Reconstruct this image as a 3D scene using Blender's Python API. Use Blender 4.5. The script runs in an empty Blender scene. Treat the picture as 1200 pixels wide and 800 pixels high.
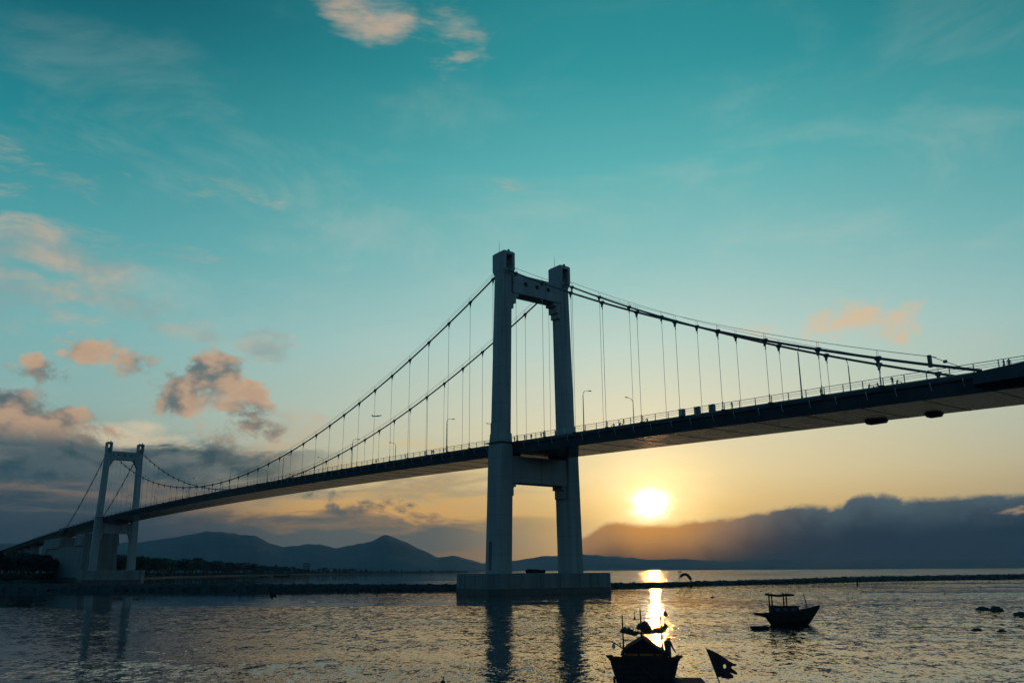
import bpy, bmesh, math, random
from mathutils import Matrix, Vector, noise as mnoise
random.seed(7)
S = bpy.context.scene
COL = S.collection
R = math.radians
# ------------------------------------------------------------------ camera
FPX, PITCH, ROLL, CAMH = 1009.285, .2598, .0058, 5.0883
cam = bpy.data.cameras.new('camera'); camo = bpy.data.objects.new('camera', cam); COL.objects.link(camo)
cam.lens = 36 * FPX / 1200; cam.sensor_width = 36; cam.clip_start = .1; cam.clip_end = 90000
camo.matrix_world = Matrix.Translation((0, 0, CAMH)) @ Matrix.Rotation(math.pi/2 + PITCH, 4, 'X') @ Matrix.Rotation(-ROLL, 4, 'Z')
S.camera = camo
# ------------------------------------------------------------------ view
S.view_settings.view_transform = 'Standard'; S.view_settings.look = 'None'
S.view_settings.exposure = 0.0; S.view_settings.gamma = 1.0
SUN_EL, SUN_AZ = 4.12, 8.98        # degrees, azimuth from +Y towards +X
SUN = Vector((math.sin(R(SUN_AZ))*math.cos(R(SUN_EL)), math.cos(R(SUN_AZ))*math.cos(R(SUN_EL)), math.sin(R(SUN_EL))))
sl = bpy.data.lights.new('sun', 'SUN'); sl.energy = .18; sl.angle = R(.53); sl.color = (1.0, .40, .09)
so = bpy.data.objects.new('sun', sl); COL.objects.link(so)
so.rotation_euler = (-SUN).to_track_quat('-Z', 'Y').to_euler(); so.location = (60, 400, 120)

def pray(u, v):
    """direction of a photograph pixel (1200 x 800)"""
    X0, Y0 = u-600, v-400
    X = X0*math.cos(ROLL) - Y0*math.sin(ROLL); Y = X0*math.sin(ROLL) + Y0*math.cos(ROLL)
    return Vector((X, FPX*math.cos(PITCH)+Y*math.sin(PITCH), FPX*math.sin(PITCH)-Y*math.cos(PITCH))).normalized()
def ground(u, v, z=0.0):
    d = pray(u, v); k = (z-CAMH)/d.z; return Vector((d.x*k, d.y*k, z))
def at_dist(u, v, dist):
    d = pray(u, v); k = dist/math.hypot(d.x, d.y); return Vector((d.x*k, d.y*k, CAMH+d.z*k))
def azel(u, v):
    d = pray(u, v); return math.degrees(math.atan2(d.x, d.y)), math.degrees(math.asin(d.z))
def lin(c):
    return tuple(((x/255)/12.92 if x/255 <= .04045 else ((x/255+.055)/1.055)**2.4) for x in c)

class NT:
    """small helper to write shader node graphs"""
    def __init__(s, tree): s.t = tree; s.n = tree.nodes; s.l = tree.links
    def put(s, inp, v):
        if v is None: return
        if hasattr(v, 'is_output'): s.l.new(v, inp)
        elif isinstance(v, (tuple, list)) and len(v) == 3 and inp.type == 'RGBA': inp.default_value = (*v, 1)
        else: inp.default_value = v
    def m(s, op, a, b=None, c=None, clamp=False):
        n = s.n.new('ShaderNodeMath'); n.operation = op; n.use_clamp = clamp
        s.put(n.inputs[0], a); s.put(n.inputs[1], b); s.put(n.inputs[2], c); return n.outputs[0]
    def v(s, op, a, b=None, scale=None):
        n = s.n.new('ShaderNodeVectorMath'); n.operation = op
        s.put(n.inputs[0], a); s.put(n.inputs[1], b)
        if scale is not None: s.put(n.inputs['Scale'], scale)
        return n.outputs['Value'] if op in ('DOT_PRODUCT', 'LENGTH', 'DISTANCE') else n.outputs[0]
    def ss(s, x, a, b, lo=0.0, hi=1.0):
        n = s.n.new('ShaderNodeMapRange'); n.interpolation_type = 'SMOOTHSTEP'
        s.put(n.inputs[0], x); n.inputs[1].default_value = a; n.inputs[2].default_value = b
        n.inputs[3].default_value = lo; n.inputs[4].default_value = hi; return n.outputs[0]
    def noise(s, vec, scale, detail=4, rough=.5, dist=0.0, color=False, dim='3D', lac=2.0):
        n = s.n.new('ShaderNodeTexNoise'); n.noise_dimensions = dim
        s.put(n.inputs['Vector'], vec); n.inputs['Scale'].default_value = scale; n.inputs['Detail'].default_value = detail
        n.inputs['Roughness'].default_value = rough; n.inputs['Distortion'].default_value = dist; n.inputs['Lacunarity'].default_value = lac
        return n.outputs['Color'] if color else n.outputs[0]
    def mix(s, f, a, b, mode='MIX'):
        n = s.n.new('ShaderNodeMix'); n.data_type = 'RGBA'; n.blend_type = mode; n.clamp_result = False
        s.put(n.inputs[0], f); s.put(n.inputs[6], a); s.put(n.inputs[7], b); return n.outputs[2]
    def ramp(s, f, stops):
        n = s.n.new('ShaderNodeValToRGB'); e = n.color_ramp.elements
        while len(e) < len(stops): e.new(.5)
        for i, (p, c) in enumerate(stops): e[i].position = p; e[i].color = (*c, 1) if len(c) == 3 else c
        s.put(n.inputs[0], f); return n.outputs[0]
    def comb(s, x, y, z):
        n = s.n.new('ShaderNodeCombineXYZ'); s.put(n.inputs[0], x); s.put(n.inputs[1], y); s.put(n.inputs[2], z); return n.outputs[0]
    def sep(s, v):
        n = s.n.new('ShaderNodeSeparateXYZ'); s.put(n.inputs[0], v); return n.outputs
    def curve(s, x, pts, lo, hi):
        """piecewise curve of x through pts, x over [lo,hi]"""
        n = s.n.new('ShaderNodeFloatCurve'); c = n.mapping.curves[0]
        ys = [p[1] for p in pts]; y0, y1 = min(ys), max(ys)
        P = [((p[0]-lo)/(hi-lo), (p[1]-y0)/(y1-y0)) for p in pts]
        while len(c.points) < len(P): c.points.new(.5, .5)
        for i, p in enumerate(P): c.points[i].location = p; c.points[i].handle_type = 'AUTO'
        n.mapping.update()
        u = s.m('DIVIDE', s.m('SUBTRACT', x, lo), hi-lo, clamp=True)
        s.put(n.inputs['Value'], u)
        return s.m('MULTIPLY_ADD', n.outputs[0], y1-y0, y0)

# ------------------------------------------------------------------ sky
def build_world():
    w = bpy.data.worlds.new('World'); S.world = w; w.use_nodes = True
    try: w.cycles.sampling_method = 'NONE'
    except Exception: pass
    t = w.node_tree; t.nodes.clear(); g = NT(t)
    tc = t.nodes.new('ShaderNodeTexCoord')
    D = g.v('NORMALIZE', tc.outputs['Generated'])
    x, y, z = g.sep(D)
    el = g.m('MAXIMUM', g.m('MULTIPLY', g.m('ARCSINE', z), 57.29578), 0.0)
    az = g.m('MULTIPLY', g.m('ARCTAN2', x, y), 57.29578)
    AE = g.comb(az, el, 0.0)
    dot = g.v('DOT_PRODUCT', D, tuple(SUN))
    ang = g.m('MULTIPLY', g.m('ARCCOSINE', g.m('MINIMUM', dot, 0.9999999)), 57.29578)
    daz = g.m('ABSOLUTE', g.m('SUBTRACT', az, SUN_AZ))
    away = g.ss(daz, 1.0, 44.0)
    e90 = g.m('DIVIDE', el, 90.0)
    def st(L): return [(a/90, lin(c)) for a, c in L]
    near = g.ramp(e90, st([(0, (224, 166, 92)), (3, (240, 194, 112)), (6, (238, 216, 162)), (10, (216, 216, 190)), (14.5, (186, 212, 204)),
                           (20, (138, 195, 194)), (26, (88, 177, 180)), (32, (44, 150, 157)), (40, (20, 120, 130)), (60, (12, 92, 112)), (90, (10, 76, 100))]))
    far = g.ramp(e90, st([(0, (84, 88, 84)), (3, (130, 128, 112)), (6, (146, 158, 146)), (10, (140, 180, 176)), (14.5, (120, 180, 181)),
                          (20, (80, 162, 168)), (26, (38, 136, 145)), (34, (14, 92, 106)), (45, (10, 74, 92)), (90, (10, 70, 92))]))
    col = g.mix(away, near, far)
    # physical sky underneath
    sky = t.nodes.new('ShaderNodeTexSky'); sky.sky_type = 'NISHITA'; sky.sun_disc = False
    sky.sun_elevation = R(SUN_EL); sky.sun_rotation = R(SUN_AZ); sky.altitude = 0; sky.air_density = 1.0; sky.dust_density = 1.5; sky.ozone_density = 2.0
    def addc(c, f, k):
        return g.v('ADD', c, g.v('SCALE', k, None, scale=f))
    halo = g.m('POWER', 2.71828, g.m('DIVIDE', ang, -3.6))
    halo2 = g.m('POWER', 2.71828, g.m('DIVIDE', ang, -11.0))
    # ---- thin high streaks
    st1 = g.noise(g.v('ADD', g.v('MULTIPLY', D, (1.0, 1.0, 2.6)), (3.1, .4, 0)), 4.4, 7, .62, .4)
    f1 = g.m('MULTIPLY', g.ss(st1, .46, .74), g.ss(el, 42, 16, 0.0, .30))
    col = g.mix(f1, col, lin((196, 204, 192)))
    # ---- layered low cloud over the western hills: bands of colour by height, torn by stretched noise
    n_l = g.noise(g.v('ADD', g.v('MULTIPLY', D, (1.0, 1.0, 5.0)), (1.3, 0.2, .35)), 7.0, 6, .60, .5)
    elw = g.m('ADD', el, g.m('MULTIPLY', g.m('SUBTRACT', n_l, .5), 6.0))
    e10 = g.m('DIVIDE', elw, 10.0, clamp=True)
    def s10(L): return [(a/10, lin(c)) for a, c in L]
    rl = g.ramp(e10, s10([(0, (30, 48, 60)), (2.2, (36, 55, 66)), (3.4, (48, 68, 79)), (4.1, (88, 90, 90)), (4.7, (120, 106, 95)), (5.3, (66, 84, 92)), (6.4, (48, 76, 87)), (7.6, (76, 102, 108)), (9, (124, 140, 134))]))
    rc = g.ramp(e10, s10([(0, (120, 100, 86)), (1.2, (78, 92, 96)), (2.4, (84, 96, 96)), (3.0, (150, 122, 92)), (3.6, (232, 178, 100)), (4.6, (220, 178, 112)), (5.4, (182, 160, 120)), (6.2, (222, 198, 144)), (7.4, (206, 204, 174)), (9, (186, 200, 184))]))
    lowc = g.mix(g.ss(az, -23, -11), rl, rc)
    loww = g.m('MULTIPLY', g.ss(g.m('ADD', el, g.m('MULTIPLY', g.m('SUBTRACT', n_l, .5), 5.0)), 8.8, 6.6), g.ss(az, 7.5, -6.0))
    col = g.mix(g.m('MULTIPLY', loww, .94), col, lowc)
    # ---- cumulus heaps: (pixel centre, half width, half height in px, weight)
    W1 = g.noise(D, 9.0, 1, .5, 0, color=True)
    Dw = g.v('ADD', g.v('MULTIPLY', D, (1, 1, 1.35)), g.v('SCALE', g.v('SUBTRACT', W1, (.5, .5, .5)), None, scale=.04))
    n1 = g.noise(Dw, 19.0, 8, .66)
    n2 = g.noise(g.v('ADD', Dw, (.020, .0, .020)), 17.0, 3, .58)
    n1c = g.m('SUBTRACT', n1, .5)
    n3c = g.m('SUBTRACT', g.noise(g.v('ADD', g.v('MULTIPLY', Dw, (1, 1, 2.6)), (0, 0, .3)), 11.0, 6, .62), .5)
    def heaps(L, amp, nn):
        best = None
        for (u, v, a, b, k) in L:
            A, E = azel(u, v); wa = a/FPX*57.3; we = b/FPX*57.3*1.02
            d = g.v('MULTIPLY', g.v('SUBTRACT', AE, (A, E, 0)), (1/wa, 1/we, 0))
            q = g.m('MULTIPLY_ADD', g.v('DOT_PRODUCT', d, d), -k, k)
            best = q if best is None else g.m('MAXIMUM', best, q)
        return g.m('MULTIPLY_ADD', nn, amp, g.m('MAXIMUM', best, -2.0))
    hz = heaps([(70, 296, 125, 34, .62), (20, 345, 120, 40, .66), (120, 352, 80, 22, .5), (432, 14, 70, 44, .6), (535, 26, 50, 50, .4),
                (312, 402, 46, 22, .50), (225, 392, 50, 16, .5), (884, 386, 36, 24, .34),
                (332, 508, 66, 38, .6), (70, 205, 100, 20, .05), (600, 215, 60, 14, .2), (230, 300, 60, 16, .3)], 2.7, n3c)
    soft = g.ss(hz, .05, 1.0)
    peach = g.mix(g.ss(n2, .36, .64), lin((206, 178, 154)), lin((150, 164, 160)))
    peach = g.mix(g.ss(el, 12, 6), peach, lin((216, 176, 138)))
    peach = g.mix(g.ss(az, 8, 18), peach, lin((226, 190, 150)))
    col = g.mix(g.m('MULTIPLY', soft, .74), col, peach)
    hp = heaps([(970, 379, 34, 24, .55), (1008, 366, 46, 22, .6), (1048, 378, 40, 26, .5)], 3.2, n1c)
    col = g.mix(g.ss(hp, .0, .9, 0, .8), col, lin((228, 188, 146)))
    # torn bright rim behind the dark western heap, and the flat-topped dark layer under it
    layer = g.m('MULTIPLY', g.ss(g.m('ADD', el, g.m('MULTIPLY', n3c, 2.4)), 7.6, 7.1), g.m('MULTIPLY', g.ss(el, 4.6, 6.2), g.ss(az, -9, -17)))
    layc = g.mix(g.ss(g.m('ADD', n3c, n1c), -.20, .20), lin((44, 74, 84)), lin((112, 120, 116)))
    col = g.mix(g.m('MULTIPLY', layer, .9), col, layc)
    rimw = heaps([(150, 512, 90, 20, .8), (215, 520, 60, 10, .6)], 2.4, n3c)
    col = g.mix(g.ss(rimw, .2, .9, 0, .85), col, lin((222, 206, 174)))
    hd = heaps([(248, 440, 44, 29, .8), (208, 458, 40, 29, .62), (268, 466, 47, 25, .72), (296, 480, 29, 13, .5), (112, 410, 40, 18, .5), (160, 424, 38, 17, .45), (46, 437, 35, 15, .4),
                (5, 480, 58, 29, .9), (44, 498, 66, 24, .75), (100, 510, 52, 17, .62), (255, 510, 29, 29, .52), (300, 502, 38, 17, .52), (20, 552, 88, 29, .4),
                (437, 594, 56, 10, .45), (380, 580, 52, 8, .2)], 3.7, n1c)
    hard = g.ss(hd, .0, .62)
    lit = g.ss(g.m('SUBTRACT', n1, n2), -.15, .13)
    lit = g.m('ADD', g.m('MULTIPLY', lit, .80), g.ss(hd, .9, .1, 0, .22), clamp=True)
    litc = g.mix(g.ss(el, 7.0, 8.8), lin((84, 100, 104)), lin((210, 170, 136)))
    shc = g.mix(g.ss(el, 7, 12), lin((50, 80, 90)), lin((88, 108, 113)))
    col = g.mix(g.m('MULTIPLY', hard, .93), col, g.mix(lit, shc, litc))
    # ---- aureole in the air in front of the thin cloud, and the over-exposed sun
    col = addc(col, g.m('MULTIPLY', halo, .62), (1.0, .55, .10))
    col = addc(col, g.m('MULTIPLY', halo2, .13), (1.0, .66, .20))
    nsun = g.m('SUBTRACT', g.noise(g.v('MULTIPLY', D, (1, 1, 2.8)), 18, 5, .62), .5)
    core = g.m('ADD', g.v('LENGTH', g.v('MULTIPLY', g.v('SUBTRACT', AE, (SUN_AZ, SUN_EL, 0)), (.74, 1.0, 0))), g.m('MULTIPLY', nsun, 1.5))
    gz = lambda w_: g.m('POWER', 2.71828, g.m('MULTIPLY', g.m('POWER', g.m('DIVIDE', g.m('MAXIMUM', core, 0.0), w_), 2.0), -1.0))
    col = addc(col, gz(.64), (2.3, 2.9, 3.0))
    col = addc(col, gz(2.4), (.62, .44, .15))
    # ---- cloud bank above the eastern hills
    pts = [(640, 662), (660, 648), (680, 628), (700, 618), (724, 609), (745, 613), (780, 611), (808, 610), (835, 605), (862, 603), (890, 598), (925, 593), (945, 590),
           (968, 592), (990, 584), (1015, 578), (1045, 580), (1056, 583), (1100, 581), (1150, 578), (1200, 577), (1290, 580)]
    P = [azel(*p) for p in pts]; P += [(60, P[-1][1]-.6), (110, 1.4), (150, .8)]
    top = g.curve(az, P, P[0][0], 150.0)
    nb = g.noise(g.v('MULTIPLY', D, (1, 1, 1.25)), 52.0, 5, .62, .3)
    top = g.m('ADD', top, g.m('MULTIPLY', g.m('SUBTRACT', nb, .52), g.ss(az, 6, 14, .35, .75)))
    dpt = g.m('SUBTRACT', top, el)
    bank = g.m('MULTIPLY', g.ss(g.m('ADD', dpt, g.m('MULTIPLY', n3c, .5)), -.10, .36), g.m('MULTIPLY', g.ss(az, 2.2, 5.0), g.ss(az, 150, 100)))
    bc = g.mix(g.ss(g.m('ADD', dpt, g.m('MULTIPLY', n1c, 2.2)), -.3, 2.3), lin((84, 102, 110)), lin((12, 34, 50)))
    leak = g.m('MULTIPLY', g.m('POWER', 2.71828, g.m('DIVIDE', g.m('POWER', g.m('SUBTRACT', az, SUN_AZ), 2.0), -26.0)), g.ss(dpt, 3.3, .1))
    bc = g.mix(g.m('MULTIPLY', leak, .95), bc, lin((255, 172, 58)))
    rim = g.m('MULTIPLY', g.m('MULTIPLY', g.ss(dpt, .30, .02), g.ss(dpt, -.05, .05)), g.ss(daz, 14, 2, 0, .6))
    bc = g.mix(rim, bc, lin((244, 196, 110)))
    hole = g.m('MULTIPLY', g.ss(n_l, .52, .6), g.m('MULTIPLY', g.ss(az, 27.5, 30), g.m('MULTIPLY', g.ss(dpt, .3, .8), g.ss(dpt, 1.9, 1.3))))
    bc = g.mix(hole, bc, lin((176, 146, 112)))
    col = g.mix(g.m('MULTIPLY', bank, .98), col, bc)
    # the sky dims smoothly away from the sun
    dim = g.mix(g.ss(ang, 36, 110), (1, 1, 1), (.68, .77, 1.12))
    col = g.v('SCALE', g.v('MULTIPLY', col, dim), None, scale=10.0)
    col = g.v('ADD', col, g.v('SCALE', g.v('MULTIPLY', sky.outputs[0], (.3, .9, 1.0)), None, scale=.0015))
    bg = t.nodes.new('ShaderNodeBackground'); bg.inputs[1].default_value = .1
    t.links.new(col, bg.inputs[0])
    out = t.nodes.new('ShaderNodeOutputWorld'); t.links.new(bg.outputs[0], out.inputs[0])
build_world()

# ------------------------------------------------------------------ materials
MATS = {}
def mat(name, c1, c2=None, rough=.7, scale=1.0, bump=.0, metal=0.0, streak=False, spec=.5, bscale=None, coat=0.0):
    if name in MATS: return MATS[name]
    m = bpy.data.materials.new(name); m.use_nodes = True; g = NT(m.node_tree)
    b = m.node_tree.nodes['Principled BSDF']
    tc = m.node_tree.nodes.new('ShaderNodeTexCoord'); P = tc.outputs['Object']
    if streak: Pn = g.v('MULTIPLY', P, (1, 1, .12))
    else: Pn = P
    n = g.noise(Pn, scale, 6, .6, .2)
    n_f = g.noise(P, scale*7, 4, .55)
    f = g.m('ADD', g.m('MULTIPLY', g.ss(n, .3, .72), .75), g.m('MULTIPLY', n_f, .25), clamp=True)
    g.put(b.inputs['Base Color'], g.mix(f, c1, c2 or tuple(v*.6 for v in c1)))
    if streak:
        x_, y_, z_ = g.sep(P); fz = g.m('FRACT', g.m('DIVIDE', g.m('ADD', z_, g.m('MULTIPLY', n_f, .15)), 4.4))
        jn = g.m('MULTIPLY', g.m('ADD', g.ss(fz, .05, .02), g.ss(fz, .965, .99)), .22)
        stn = g.ss(g.noise(g.v('MULTIPLY', P, (1.3, 1.3, .035)), 1.0, 4, .6), .52, .72, 0.0, .55)
        bc_ = g.mix(f, c1, c2); bc_ = g.mix(stn, bc_, tuple(v*.45 for v in c2)); bc_ = g.mix(jn, bc_, tuple(v*.4 for v in c2)); g.put(b.inputs['Base Color'], bc_)
    b.inputs['Roughness'].default_value = rough; b.inputs['Metallic'].default_value = metal
    b.inputs['Specular IOR Level'].default_value = spec; b.inputs['Coat Weight'].default_value = coat
    if bump:
        bn = m.node_tree.nodes.new('ShaderNodeBump'); bn.inputs['Strength'].default_value = bump; bn.inputs['Distance'].default_value = .05
        g.put(bn.inputs['Height'], g.noise(P, bscale or scale*6, 6, .6)); m.node_tree.links.new(bn.outputs[0], b.inputs['Normal'])
    MATS[name] = m; return m
CONC = mat('concrete', (.34, .33, .315), (.21, .205, .195), .85, .22, .25, streak=True)
CONC2 = mat('concrete_weathered', (.22, .21, .2), (.11, .108, .1), .9, .35, .3, streak=True)
WET = mat('wet_concrete', (.06, .06, .055), (.025, .028, .024), .5, .6, .3)
GIRD = mat('painted_girder_steel', (.08, .085, .095), (.05, .054, .062), .16, .25, .0, spec=.05)
GIRD.node_tree.nodes['Principled BSDF'].inputs['IOR'].default_value = 1.2
STEEL = mat('dark_painted_steel', (.07, .075, .08), (.04, .043, .047), .5, .8)
GALV = mat('galvanised_steel', (.42, .42, .41), (.28, .28, .28), .45, 1.2, metal=.3)
CABLE = mat('cable_wrap', (.08, .085, .09), (.05, .052, .055), .55, 2.0, .2)
ROPE = mat('wire_rope', (.46, .44, .42), (.34, .33, .32), .5, 3.0)
ASPH = mat('asphalt', (.055, .055, .055), (.035, .035, .036), .9, 3.0, .3)
ROCK = mat('dark_rock', (.045, .042, .04), (.018, .018, .017), .85, .8, .6)
WOOD = mat('weathered_dark_wood', (.035, .03, .027), (.018, .016, .015), .9, 2.5, .4, spec=.15)
PAINTB = mat('faded_boat_paint', (.028, .036, .05), (.016, .02, .028), .85, 3.0, .3, spec=.1)
TARP = mat('tarpaulin', (.022, .024, .03), (.014, .015, .018), .95, 3.0, .3, spec=.05)
NET = mat('fishing_net', (.07, .055, .04), (.03, .026, .022), .95, 9.0, .6)
FLAGM = mat('dark_cloth', (.07, .03, .03), (.04, .02, .02), .9, 5.0, .2)
GLASSM = mat('lamp_glass', (.5, .5, .48), (.4, .4, .4), .2, 3)
RUBBER = mat('rubber', (.02, .02, .02), (.012, .012, .012), .8, 5)
BARK = mat('bark', (.07, .055, .04), (.04, .03, .025), .9, 2)
LEAF = mat('foliage', (.034, .045, .03), (.016, .024, .016), .7, .5)
HILL = mat('wooded_hill', (.12, .10, .10), (.08, .07, .07), .95, .004)
LAND = mat('shore_soil', (.07, .06, .045), (.04, .04, .03), .95, .05)
ALU = mat('aircraft_skin', (.6, .6, .62), (.5, .5, .52), .35, .5)
CAB = mat('cabinet_paint', (.10, .11, .11), (.06, .065, .065), .5, 2)

def water_material():
    m = bpy.data.materials.new('sea_water'); m.use_nodes = True; g = NT(m.node_tree); b = m.node_tree.nodes['Principled BSDF']
    geo = m.node_tree.nodes.new('ShaderNodeNewGeometry'); P = geo.outputs['Position']
    b.inputs['Base Color'].default_value = (.006, .022, .028, 1); b.inputs['IOR'].default_value = 1.333; b.inputs['Roughness'].default_value = .03
    # wind patches and calm slicks
    px, py, pz = g.sep(P)
    big = g.noise(g.comb(g.m('MULTIPLY', px, .35), py, 0.0), .016, 4, .55, .4)
    calm = g.ss(big, .42, .60, .22, 1.05)
    mid = g.noise(g.comb(g.m('MULTIPLY', px, .5), py, 3.0), .10, 3, .5, .3)
    calm = g.m('MULTIPLY', calm, g.ss(mid, .30, .62, .55, 1.1))
    lee = g.m('MAXIMUM', g.ss(py, 80, 190, 1.2, .38), g.ss(py, 255, 330, 0.0, .42))          # sheltered water close to the breakwater
    lee = g.m('MAXIMUM', lee, g.ss(px, 18, 60, 0.0, 2.3))       # the open, breezier side of the bay
    calm = g.m('MULTIPLY', calm, g.m('MULTIPLY', lee, g.ss(px, -60, 2, .38, 1.0)))
    Pr = g.comb(g.m('MULTIPLY', px, 1.7), g.m('MULTIPLY', py, 1.15), 0.0)
    a = g.v('SUBTRACT', g.noise(Pr, .42, 2, .55, .4, color=True), (.5, .5, .5))
    c = g.v('SUBTRACT', g.noise(Pr, 1.5, 2, .55, .5, color=True), (.5, .5, .5))
    e = g.v('SUBTRACT', g.noise(Pr, 4.6, 2, .5, .3, color=True), (.5, .5, .5))
    sl_ = g.v('ADD', g.v('SCALE', a, None, scale=.22), g.v('ADD', g.v('SCALE', c, None, scale=.38), g.v('SCALE', e, None, scale=.30)))
    sl_ = g.v('SCALE', g.v('MULTIPLY', sl_, (.85, 1, 0)), None, scale=calm)
    N = g.v('NORMALIZE', g.v('ADD', sl_, (0, 0, 1)))
    m.node_tree.links.new(N, b.inputs['Normal'])
    return m
WATER = water_material()

def person_material(name, skin, shirt, trousers, hair, hgt):
    m = bpy.data.materials.new(name); m.use_nodes = True; g = NT(m.node_tree); b = m.node_tree.nodes['Principled BSDF']
    tc = m.node_tree.nodes.new('ShaderNodeTexCoord'); x, y, z = g.sep(tc.outputs['Object'])
    n = g.noise(tc.outputs['Object'], 8, 3); f = g.m('ADD', g.m('DIVIDE', z, hgt), g.m('MULTIPLY', g.m('SUBTRACT', n, .5), .01))
    c = g.ramp(f, [(0, RUB), (.05, trousers), (.52, shirt), (.845, skin), (.945, hair)])
    for nd in m.node_tree.nodes:
        if nd.type == 'VALTORGB': nd.color_ramp.interpolation = 'CONSTANT'
    g.put(b.inputs['Base Color'], c); b.inputs['Roughness'].default_value = .8
    return m
RUB = (.02, .02, .02)

# ------------------------------------------------------------------ mesh helpers
class MB:
    def __init__(s): s.v = []; s.f = []
    def add(s, vs, fs):
        o = len(s.v); s.v += [tuple(p) for p in vs]; s.f += [tuple(i+o for i in f) for f in fs]; return s
    def box(s, c, d, rot=None, taper=1.0):
        cx, cy, cz = c; hx, hy, hz = d[0]/2, d[1]/2, d[2]/2
        P = [Vector((sx*hx*(taper if sz > 0 else 1), sy*hy*(taper if sz > 0 else 1), sz*hz)) for sz in (-1, 1) for sx, sy in ((-1, -1), (1, -1), (1, 1), (-1, 1))]
        if rot is not None: P = [rot @ p for p in P]
        return s.add([(p.x+cx, p.y+cy, p.z+cz) for p in P], [(3, 2, 1, 0), (4, 5, 6, 7), (0, 1, 5, 4), (1, 2, 6, 5), (2, 3, 7, 6), (3, 0, 4, 7)])
    def loft(s, rings, cap=True, closed=True):
        n = len(rings[0]); o = []
        vs = [p for r in rings for p in r]; fs = []
        for i in range(len(rings)-1):
            for j in range(n if closed else n-1):
                k = (j+1) % n; fs.append((i*n+j, i*n+k, (i+1)*n+k, (i+1)*n+j))
        if cap: fs += [tuple(range(n-1, -1, -1)), tuple((len(rings)-1)*n+j for j in range(n))]
        return s.add(vs, fs)
    def tube(s, path, r, n=6, cap=True):
        P = [Vector(p) for p in path]; rings = []
        for i, p in enumerate(P):
            d = (P[min(i+1, len(P)-1)]-P[max(i-1, 0)]).normalized()
            up = Vector((0, 0, 1)) if abs(d.z) < .95 else Vector((1, 0, 0))
            a = d.cross(up).normalized(); b = a.cross(d)
            rr = r[i] if isinstance(r, (list, tuple)) else r
            rings.append([p + a*math.cos(q*2*math.pi/n)*rr + b*math.sin(q*2*math.pi/n)*rr for q in range(n)])
        return s.loft(rings, cap)
    def lathe(s, prof, c=(0, 0, 0), n=12):
        rings = [[(c[0]+r*math.cos(q*2*math.pi/n), c[1]+r*math.sin(q*2*math.pi/n), c[2]+z) for q in range(n)] for r, z in prof]
        return s.loft(rings)
    def ball(s, c, r, n=8, sq=(1, 1, 1), jit=0.0):
        rings = []
        for i in range(1, n):
            th = math.pi*i/n
            rings.append([(c[0]+r*sq[0]*math.sin(th)*math.cos(q*2*math.pi/n)*(1+random.uniform(-jit, jit)), c[1]+r*sq[1]*math.sin(th)*math.sin(q*2*math.pi/n)*(1+random.uniform(-jit, jit)), c[2]-r*sq[2]*math.cos(th)) for q in range(n)])
        return s.loft(rings)
    def mesh(s, name, m, smooth=False):
        me = bpy.data.meshes.new(name); me.from_pydata(s.v, [], s.f); me.materials.append(m)
        bm = bmesh.new(); bm.from_mesh(me); bmesh.ops.recalc_face_normals(bm, faces=bm.faces); bm.to_mesh(me); bm.free()
        if smooth: me.polygons.foreach_set('use_smooth', [True]*len(me.polygons))
        return me
    def build(s, name, m, parent=None, smooth=False, loc=None):
        return link(name, s.mesh(name, m, smooth), parent, loc)
def link(name, data, parent=None, loc=None):
    o = bpy.data.objects.new(name, data); COL.objects.link(o)
    if parent is not None: o.parent = parent
    if loc is not None: o.location = loc
    return o
def empty(name, loc=(0, 0, 0), rz=0.0):
    o = bpy.data.objects.new(name, None); COL.objects.link(o); o.location = loc; o.rotation_euler = (0, 0, rz); o.empty_display_size = .5; return o
def tag(o, label=None, cat=None, group=None, kind=None):
    if label: o['label'] = label
    if cat: o['category'] = cat
    if group: o['group'] = group
    if kind: o['kind'] = kind
    return o
def copy_tree(o, parent=None):
    c = o.copy(); COL.objects.link(c); c.parent = parent
    for ch in KIDS.get(o.name, []): copy_tree(ch, c)
    return c
KIDS = {}
def note_kids(o):
    """remember children once, so copies are quick"""
    L = [c for c in COL.objects if c.parent == o]; KIDS[o.name] = L
    for c in L: KIDS[c.name] = [d for d in COL.objects if d.parent == c]

# ------------------------------------------------------------------ water, land, hills
def water():
    rs = [0.0, 15, 30, 60, 120, 240, 500, 1000, 2500, 6000, 15000, 40000]; n = 48; m = MB()
    vs = [(0, 0, 0)]; fs = []
    for r in rs[1:]:
        vs += [(r*math.cos(2*math.pi*i/n), r*math.sin(2*math.pi*i/n), 0) for i in range(n)]
    for i in range(n): fs.append((0, 1+i, 1+(i+1) % n))
    for k in range(len(rs)-2):
        for i in range(n):
            a = 1+k*n+i; b = 1+k*n+(i+1) % n; fs.append((a, a+n, b+n, b))
    o = m.add(vs, fs).build('water', WATER); tag(o, 'rippled bay water reflecting the low golden sun', 'water', kind='structure')
water()

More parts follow.
